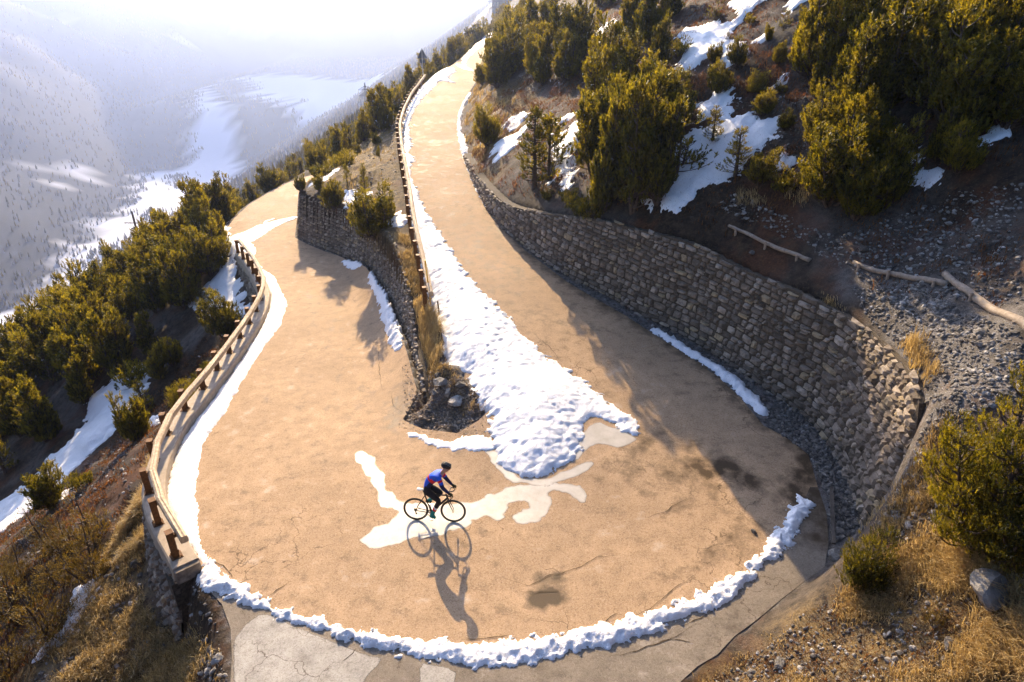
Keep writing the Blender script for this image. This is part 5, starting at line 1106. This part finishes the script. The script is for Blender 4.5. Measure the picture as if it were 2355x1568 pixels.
tag(mb.obj('distant_forest', MT['pine_needles']), kind='stuff'); print('distant', m)
# ------------------------------------------------------------------ bicycle and rider
plain('bike_black', (.02, .018, .016), .3, .2, .2); plain('tyre_rubber', (.035, .030, .022), .7); plain('bike_metal', (.30, .27, .22), .35, .9); plain('saddle_white', (.75, .7, .62), .5)
plain('skin', (.50, .27, .17), .5); plain('jersey_blue', (.012, .09, .62), .6, 0, .15, 12); plain('jersey_navy', (.012, .018, .075), .7); plain('red_cloth', (.62, .02, .02), .6); plain('tights_black', (.018, .017, .019), .75, 0, .3, 20)
plain('teal_cloth', (.01, .20, .19), .7); plain('white_cloth', (.75, .75, .75), .6); plain('helmet_black', (.03, .028, .026), .25); plain('glove_dark', (.03, .035, .015), .8); plain('lens', (.25, .05, .02), .15); plain('bottle_clear', (.72, .62, .52), .35); plain('hair', (.03, .018, .01), .8)
c0 = onz(958, 1195.5, zA); c1 = onz(1045, 1200.3, zA); fw = (c1 - c0) / np.linalg.norm(c1 - c0); WB = .99; lf = np.cross([0, 0, 1.], fw); lf /= np.linalg.norm(lf); upv = np.cross(fw, lf)
lam = math.radians(7); lf2 = lf * math.cos(lam) - upv * math.sin(lam); up2 = upv * math.cos(lam) + lf * math.sin(lam)
M3 = Matrix(((fw[0], lf2[0], up2[0]), (fw[1], lf2[1], up2[1]), (fw[2], lf2[2], up2[2])))
def placed(name): o = empty(name, tuple(c0 + [0, 0, .004])); o.rotation_mode = 'QUATERNION'; o.rotation_quaternion = M3.to_quaternion(); return o
bike = placed('bicycle'); tag(bike, 'slim black road bicycle with a pale saddle ridden across the hairpin', 'bicycle')
A3 = lambda *p: np.array(p, float)
def wheel(cx, name, steer=0.0):
    r = .335; th = np.linspace(0, 2 * math.pi, 65)[:-1]; cs, sn = math.cos(steer), math.sin(steer)
    def ring(rad, tr, k=8):
        a = np.arange(k) * 2 * math.pi / k; rr = rad + tr * np.cos(a)[None]; V = np.stack([rr * np.cos(th)[:, None], np.broadcast_to(tr * np.sin(a), (64, k)), rr * np.sin(th)[:, None]], -1).reshape(-1, 3)
        i = np.arange(64)[:, None]; j = np.arange(k)[None]; F = np.stack([i * k + j, ((i + 1) % 64) * k + j, ((i + 1) % 64) * k + (j + 1) % k, i * k + (j + 1) % k], -1).reshape(-1, 4); return V, F
    tf = lambda V: V @ np.array([[cs, sn, 0], [-sn, cs, 0], [0, 0, 1]]) + A3(cx, 0, r)
    V, F = ring(r - .016, .0165); w = MB().add(tf(V), F).obj(name, MT['tyre_rubber'], bike, smooth=True)
    V, F = ring(r - .044, .014); MB().add(tf(V), F).obj('rim', MT['bike_black'], w, smooth=True)
    m = MB()
    for k in range(20):
        a = 2 * math.pi * k / 20; s = .02 * (1 if k % 2 else -1); m.add(tf(tube(A3((0.018 * math.cos(a + .8), s, .018 * math.sin(a + .8)), ((r - .05) * math.cos(a), 0, (r - .05) * math.sin(a))), .0016, 4)[0]), tube(A3((0, 0, 0), (1, 0, 0)), .0016, 4)[1])
    m.obj('spokes', MT['bike_metal'], w)
    V, F = tube(A3((0, -.055, 0), (0, .055, 0)), .019, 10); MB().add(tf(V), F).obj('hub', MT['bike_metal'], w)
    return w
wheel(0, 'wheel'); wheel(WB, 'wheel', math.radians(3))
BBp = A3(.405, 0, .27); RA = A3(0, 0, .335); FA = A3(WB, 0, .335); HT = A3(.825, 0, .83); HB = A3(.868, 0, .70); ST = A3(.265, 0, .78)
f = MB()
for a, b, r_ in ((HB + [-.01, 0, .02], BBp, .028), (HT + [.01, 0, -.03], ST, .018), (ST + (ST - BBp) * .02, BBp, .018), (HT, HB, .023)): f.add(*tube(A3(a, b), r_, 10))
for s in (-1, 1):
    f.add(*tube(A3(BBp + [-.03, s * .035, 0], RA + [0, s * .062, 0]), [.013, .009], 8)); f.add(*tube(A3(ST + [0, s * .02, -.02], RA + [0, s * .062, 0]), [.010, .007], 8))
f.add(*tube(A3(BBp + [0, -.04, 0], BBp + [0, .04, 0]), .026, 12)); f.obj('frame', MT['bike_black'], bike, smooth=True)
f = MB(); f.add(*tube(A3(HB, HB + [.01, 0, -.02]), .026, 8))
for s in (-1, 1): f.add(*tube(A3(HB + [.005, s * .02, -.02], HB + [.03, s * .045, -.10], FA + [-.01, s * .055, .06], FA + [0, s * .055, 0]), [.016, .014, .010, .008], 8))
f.obj('fork', MT['bike_black'], bike, smooth=True)
MB().add(*tube(A3(ST, ST + (ST - BBp) / np.linalg.norm(ST - BBp) * .15), .0135, 8)).obj('seat_post', MT['bike_black'], bike)
sx = np.linspace(.075, .355, 9); sw = [.055, .068, .066, .050, .036, .028, .022, .019, .012]; rows = []
for x_, w_ in zip(sx, sw): rows.append([(x_, w_ * math.cos(a), .945 + .015 * math.sin(a) + .012 * (x_ < .12) - .01 * abs(math.cos(a))) for a in np.linspace(0, 2 * math.pi, 13)[:-1]])
V = np.array(rows).reshape(-1, 3); V = np.vstack([V, V[:12].mean(0)[None], V[-12:].mean(0)[None]]); i = np.arange(8)[:, None] * 12; j = np.arange(12)[None]; F = np.stack([i + j, i + (j + 1) % 12, i + 12 + (j + 1) % 12, i + 12 + j], -1).reshape(-1, 4); jj = np.arange(12)
MB().add(V, [F, np.stack([(jj + 1) % 12, jj, np.full(12, 108)], 1), np.stack([96 + jj, 96 + (jj + 1) % 12, np.full(12, 109)], 1)]).obj('saddle', MT['saddle_white'], bike, smooth=True)
SB = HT + [-.006, 0, .05]; BR = A3(.915, 0, .905)
MB().add(*tube(A3(HT, SB, BR), [.017, .018, .016], 8)).obj('stem', MT['bike_black'], bike)
h = MB(); h.add(*tube(A3(BR + [0, -.20, 0], BR, BR + [0, .20, 0]), .0145, 8))
for s in (-1, 1):
    h.add(*tube(A3(BR + [0, s * .20, 0], BR + [.05, s * .205, .0], BR + [.088, s * .205, -.02], BR + [.095, s * .205, -.06], BR + [.07, s * .205, -.10], BR + [.0, s * .205, -.125], BR + [-.03, s * .205, -.128]), .0145, 8))
hb = h.obj('handlebar', MT['bike_black'], bike, smooth=True)
for s in (-1, 1):
    m = MB(); m.add(*tube(A3(BR + [.06, s * .205, .005], BR + [.105, s * .205, .02], BR + [.125, s * .205, .055]), [.016, .017, .010], 8)); m.add(*tube(A3(BR + [.12, s * .207, .03], BR + [.135, s * .207, -.03], BR + [.115, s * .207, -.09]), [.007, .006, .005], 6)); m.obj('brake_lever', MT['bike_black'], hb, smooth=True)
PD = A3(BBp[0] + .045, 0, BBp[2] - .163); PU = 2 * BBp - PD
c = MB(); th = np.linspace(0, 2 * math.pi, 29); c.add(*tube(np.stack([BBp[0] + .095 * np.cos(th), th * 0 - .047, BBp[2] + .095 * np.sin(th)], 1), .004, 6, False))
for k in range(5): a = k * 1.2566; c.add(*tube(A3(BBp + [0, -.047, 0], BBp + [.09 * math.cos(a), -.047, .09 * math.sin(a)]), .006, 5))
c.add(*tube(A3(BBp + [0, -.06, 0], PD + [0, -.075, 0]), [.012, .009], 7)); c.add(*tube(A3(BBp + [0, .06, 0], PU + [0, .075, 0]), [.012, .009], 7)); c.add(*tube(A3(BBp + [0, -.065, 0], BBp + [0, .065, 0]), .013, 8))
cs_ = c.obj('crankset', MT['bike_black'], bike)
for q, s in ((PD, -1), (PU, 1)): MB().add(*box(q + [0, s * .115, 0], (.09, .075, .016))).obj('pedal', MT['bike_black'], cs_)
c = MB(); c.add(*tube(A3(BBp + [0, -.047, .095], RA + [0, -.047, .04]), .0035, 5)); c.add(*tube(A3(BBp + [0, -.047, -.095], A3(.03, -.047, .235)), .0035, 5)); c.obj('chain', MT['bike_metal'], bike)
c = MB(); c.add(*tube(A3((0, -.03, .335), (0, -.055, .335)), [.045, .03], 14)); c.add(*tube(A3((.0, -.055, .32), (.01, -.055, .27), (.02, -.055, .22)), .012, 6)); c.add(*tube(A3((.02, -.06, .235), (.02, -.05, .235)), .022, 10)); c.obj('derailleur', MT['bike_black'], bike)
d = (HB - BBp) / np.linalg.norm(HB - BBp); b0 = BBp + d * .17 + A3(-.04, 0, .035); MB().add(*tube(A3(b0, b0 + d * .015, b0 + d * .13, b0 + d * .16), [.030, .036, .036, .02], 12)).obj('bottle', MT['bottle_clear'], bike, smooth=True)
MB().add(*tube(A3(b0 + d * .155, b0 + d * .19), [.022, .014], 10)).obj('bottle_cap', MT['red_cloth'], bike)
# ---- rider: one continuous skinned body
J = dict(pel=(.30,0,1.03,.138), lum=(.39,0,1.18,.125), tho=(.53,0,1.32,.142), che=(.66,0,1.405,.135), nek=(.765,0,1.46,.058), nk2=(.80,0,1.50,.050), hd1=(.855,0,1.555,.074), hd2=(.880,0,1.625,.088), jaw=(.925,0,1.535,.045), nos=(.968,0,1.575,.016),
 hl=(.33,.09,.97,.105), hr=(.33,-.09,.97,.105), tl=(.52,.10,.89,.092), tr=(.50,-.10,.83,.092), kl=(.69,.10,.79,.066), kr=(.66,-.10,.68,.066), cl=(.52,.105,.68,.060), cr_=(.575,-.105,.50,.062), al=(.315,.11,.545,.036), ar=(.44,-.11,.245,.036), fl=(.40,.115,.485,.036), fr=(.54,-.115,.165,.036), el_=(.26,.11,.50,.032), er=(.39,-.11,.20,.032),
 sl=(.69,.145,1.39,.072), sr=(.69,-.145,1.39,.072), ul=(.75,.19,1.27,.060), ur=(.75,-.19,1.27,.060), bl=(.81,.215,1.15,.050), br=(.80,-.215,1.14,.050), wl=(.945,.205,1.0,.030), wr=(.945,-.205,1.0,.030), ml=(.985,.205,.965,.036), mr=(.985,-.205,.965,.036))
E = [('pel','lum'),('lum','tho'),('tho','che'),('che','nek'),('nek','nk2'),('nk2','hd1'),('hd1','hd2'),('hd1','jaw'),('hd1','nos'),('pel','hl'),('pel','hr'),('hl','tl'),('hr','tr'),('tl','kl'),('tr','kr'),('kl','cl'),('kr','cr_'),('cl','al'),('cr_','ar'),('al','fl'),('ar','fr'),('al','el_'),('ar','er'),('che','sl'),('che','sr'),('sl','ul'),('sr','ur'),('ul','bl'),('ur','br'),('bl','wl'),('br','wr'),('wl','ml'),('wr','mr')]
bm = bmesh.new(); lay = bm.verts.layers.skin.verify(); BV = {}
for k, v in J.items():
    q = bm.verts.new(v[:3]); q[lay].radius = (v[3], v[3]); q[lay].use_root = (k == 'pel'); BV[k] = q
for a, b in E: bm.edges.new((BV[a], BV[b]))
me = bpy.data.meshes.new('skel'); bm.to_mesh(me); bm.free(); tmp = bpy.data.objects.new('skel', me); COL.objects.link(tmp); sk_ = tmp.modifiers.new('s', 'SKIN'); sk_.use_smooth_shade = True; ss = tmp.modifiers.new('b', 'SUBSURF'); ss.levels = ss.render_levels = 2
dg = bpy.context.evaluated_depsgraph_get(); ev = tmp.evaluated_get(dg).to_mesh(); V = np.array([v.co[:] for v in ev.vertices]); PF = [list(p.vertices) for p in ev.polygons]; VN = np.array([v.normal[:] for v in ev.vertices]); bpy.data.objects.remove(tmp)
F4 = np.array([p for p in PF if len(p) == 4]); F3 = np.array([p for p in PF if len(p) == 3]).reshape(-1, 3)
seg = np.array([(J[a][:3], J[b][:3]) for a, b in E]); ctr = V[F4].mean(1)
tt = (((ctr[:, None] - seg[:, 0]) * (seg[:, 1] - seg[:, 0])).sum(2) / ((seg[:, 1] - seg[:, 0]) ** 2).sum(1)).clip(0, 1); dd = np.linalg.norm(seg[:, 0] + tt[..., None] * (seg[:, 1] - seg[:, 0]) - ctr[:, None], axis=2); bn = dd.argmin(1); bt = tt[np.arange(len(ctr)), bn]; bnm = np.array([a + '-' + b for a, b in E])[bn]
rider = placed('person'); tag(rider, 'cyclist in a blue jersey with a red band and black tights, crouched over the bars', 'person')
bd = MB().add(V, [F4] + ([F3] if len(F3) else [])).obj('body', MT['skin'], rider, smooth=True)
def shell(name, mask, off, mats, mi=None, parent=None):
    f = F4[mask]; u, inv = np.unique(f, return_inverse=True); m = MB(); inv = inv.reshape(f.shape); W = V[u] + VN[u] * off; m_ = mi[mask] if mi is not None else np.zeros(len(f), int)
    m.v.append(W); m.a.append(np.full(len(W), .5)); m.n = len(W)
    for q in np.unique(m_): m.f.append(inv[m_ == q]); m.mi.append(np.full((m_ == q).sum(), q))
    return m.obj(name, mats, parent or rider, smooth=True)
arm = np.isin(bnm, ['che-sl','che-sr','sl-ul','sr-ur','ul-bl','ur-br','bl-wl','br-wr']); tor = np.isin(bnm, ['pel-lum','lum-tho','tho-che']) | ((bnm == 'che-nek') & (bt < .8))
mi = np.zeros(len(F4), int)
ax = (ctr - A3(.30, 0, 1.03)) @ (A3(.40, 0, .40) / np.linalg.norm(A3(.4, 0, .4)))
mi[tor & (ax > .285) & (ax < .345)] = 2; mi[tor & (ax < .24) & (ctr[:, 2] - ctr[:, 0] < .78)] = 1
mi[np.isin(bnm, ['ul-bl','ur-br','bl-wl','br-wr']) & (ctr[:, 2] < 1.24)] = 1; mi[np.isin(bnm, ['sl-ul','sr-ur']) & (bt > .55) & (bt < .95)] = 2
low = tor & (ax < .02)
shell('jersey', (tor | arm) & ~low, .006, [MT['jersey_blue'], MT['jersey_navy'], MT['red_cloth']], mi)
leg = np.isin(bnm, ['pel-hl','pel-hr','hl-tl','hr-tr','tl-kl','tr-kr','kl-cl','kr-cr_']); shell('tights', leg | low, .005, MT['tights_black'])
sh = np.isin(bnm, ['cl-al','cr_-ar']); mi2 = np.where(bt < .16, 1, np.where(bt < .42, 2, 0)); mi2 = np.where(sh, mi2, 0); shell('sock', sh, .006, [MT['teal_cloth'], MT['white_cloth'], MT['red_cloth']], mi2)
foot = np.isin(bnm, ['al-fl','al-el_','ar-fr','ar-er'])
for s in (-1, 1): shell('shoe', foot & (ctr[:, 1] * s > 0), .010, MT['teal_cloth'] if s < 0 else MT['tights_black'])
# helmet, glasses, hair
hc = A3(.872, 0, 1.64); Vh, Fh = I3; Vh = Vh * A3(.135, .092, .088); Vh[:, 2] = np.maximum(Vh[:, 2], -.030 - .03 * (Vh[:, 0] < -.03)); rt = math.radians(18); Rm = np.array([[math.cos(rt), 0, math.sin(rt)], [0, 1, 0], [-math.sin(rt), 0, math.cos(rt)]])
hv = MB().add(Vh @ Rm.T + hc + [0, 0, .02], Fh).obj('helmet', MT['helmet_black'], rider, smooth=True); m = MB()
for s in (-.055, -.02, .02, .055):
    a = np.linspace(-1.0, 1.1, 9); P = np.stack([.137 * np.sin(a), np.full(9, s), .091 * np.cos(a) * math.sqrt(1 - (s / .1) ** 2)], 1) @ Rm.T + hc + [0, 0, .022]; m.add(*tube(P, .006, 5))
m.obj('helmet_rib', MT['bike_metal'], hv)
MB().add(*tube(A3((.945, -.062, 1.60), (.975, -.03, 1.598), (.982, 0, 1.60), (.975, .03, 1.598), (.945, .062, 1.60)), [.012, .016, .012, .016, .012], 7)).obj('glasses', MT['lens'], rider, smooth=True)
for s in (-1, 1):
    g = MB(); mh = A3(.985, s * .205, .965); g.add(*tube(A3(mh + [-.045, 0, .04], mh, mh + [.03, 0, -.012]), [.030, .038, .032], 9))
    for k in range(4):
        y = s * .205 + (k - 1.5) * .017 * 1; L_ = [.8, 1., .95, .75][k]; g.add(*tube(A3((1.005, y, .968), (1.035 + .01 * L_, y + s * .012, .955), (1.045 + .006 * L_, y + s * .02, .928 - .012 * L_), (1.03, y + s * .014, .912 - .012 * L_)), [.0095, .0095, .0085, .0065], 6))
    g.add(*tube(A3((.985, s * .18, .965), (1.01, s * .172, .945), (1.03, s * .178, .925)), [.011, .010, .007], 6)); g.obj('glove', MT['glove_dark'], rider, smooth=True)
SUN, SKY, HAZE, HG, HCOL, EXPO = 5.0, .05, .00031, .79, (.47, .59, .98), 2.45
# ------------------------------------------------------------------ camera, light, air
cd = bpy.data.cameras.new('camera'); cam = bpy.data.objects.new('camera', cd); COL.objects.link(cam); cam.location = (0, 0, CH); cam.rotation_euler = (math.radians(90) - PH, 0, 0)
cd.lens = 24; cd.sensor_width = 36; cd.clip_end = 20000; cd.clip_start = .1; SC.camera = cam
AZ, EL = math.radians(-12.5), math.radians(23.5)     # sun azimuth measured from +Y towards +X, elevation
sv = Vector((math.sin(AZ) * math.cos(EL), math.cos(AZ) * math.cos(EL), math.sin(EL)))
sl = bpy.data.lights.new('sun', 'SUN'); so = bpy.data.objects.new('sun', sl); COL.objects.link(so); sl.energy = SUN; sl.angle = math.radians(.5); sl.color = (1.0, .765, .465)
so.rotation_euler = (-sv).to_track_quat('-Z', 'Y').to_euler()
wn = SC.world.node_tree; bg = wn.nodes['Background']; sk = wn.nodes.new('ShaderNodeTexSky'); sk.sky_type = 'NISHITA'; sk.sun_disc = False; sk.sun_elevation = EL; sk.sun_rotation = AZ
sk.altitude = 1900; sk.air_density = 1; sk.dust_density = .6; sk.ozone_density = 3
wn.links.new(sk.outputs[0], bg.inputs[0]); bg.inputs[1].default_value = SKY
if HAZE > 0:
    hv, hf = box(((GX[0] + GX[-1]) / 2, (GY[0] + GY[-1]) / 2, 0), (GX[-1] - GX[0] + 4, GY[-1] - GY[0] + 4, 1)); hv[:, 2] = np.where(hv[:, 2] > 0, float(Z.max()) + 6, float(Z.min()) - 1)
    m = bpy.data.materials.new('haze'); m.use_nodes = True; m.node_tree.nodes.clear(); ou = m.node_tree.nodes.new('ShaderNodeOutputMaterial'); pv = m.node_tree.nodes.new('ShaderNodeVolumePrincipled')
    pv.inputs['Color'].default_value = (*HCOL, 1); pv.inputs['Density'].default_value = HAZE; pv.inputs['Anisotropy'].default_value = HG; m.node_tree.links.new(pv.outputs[0], ou.inputs['Volume'])
    hz = MB().add(hv, hf).obj('haze', m); tag(hz, kind='stuff')
vs = SC.view_settings; vs.view_transform = 'Standard'; vs.look = 'None'; vs.exposure = EXPO; vs.gamma = 1; vs.use_curve_mapping = False
SC.cycles.max_bounces = 6; SC.cycles.diffuse_bounces = 3; SC.cycles.volume_bounces = 1; SC.cycles.transparent_max_bounces = 8
SC.cycles.use_denoising = True
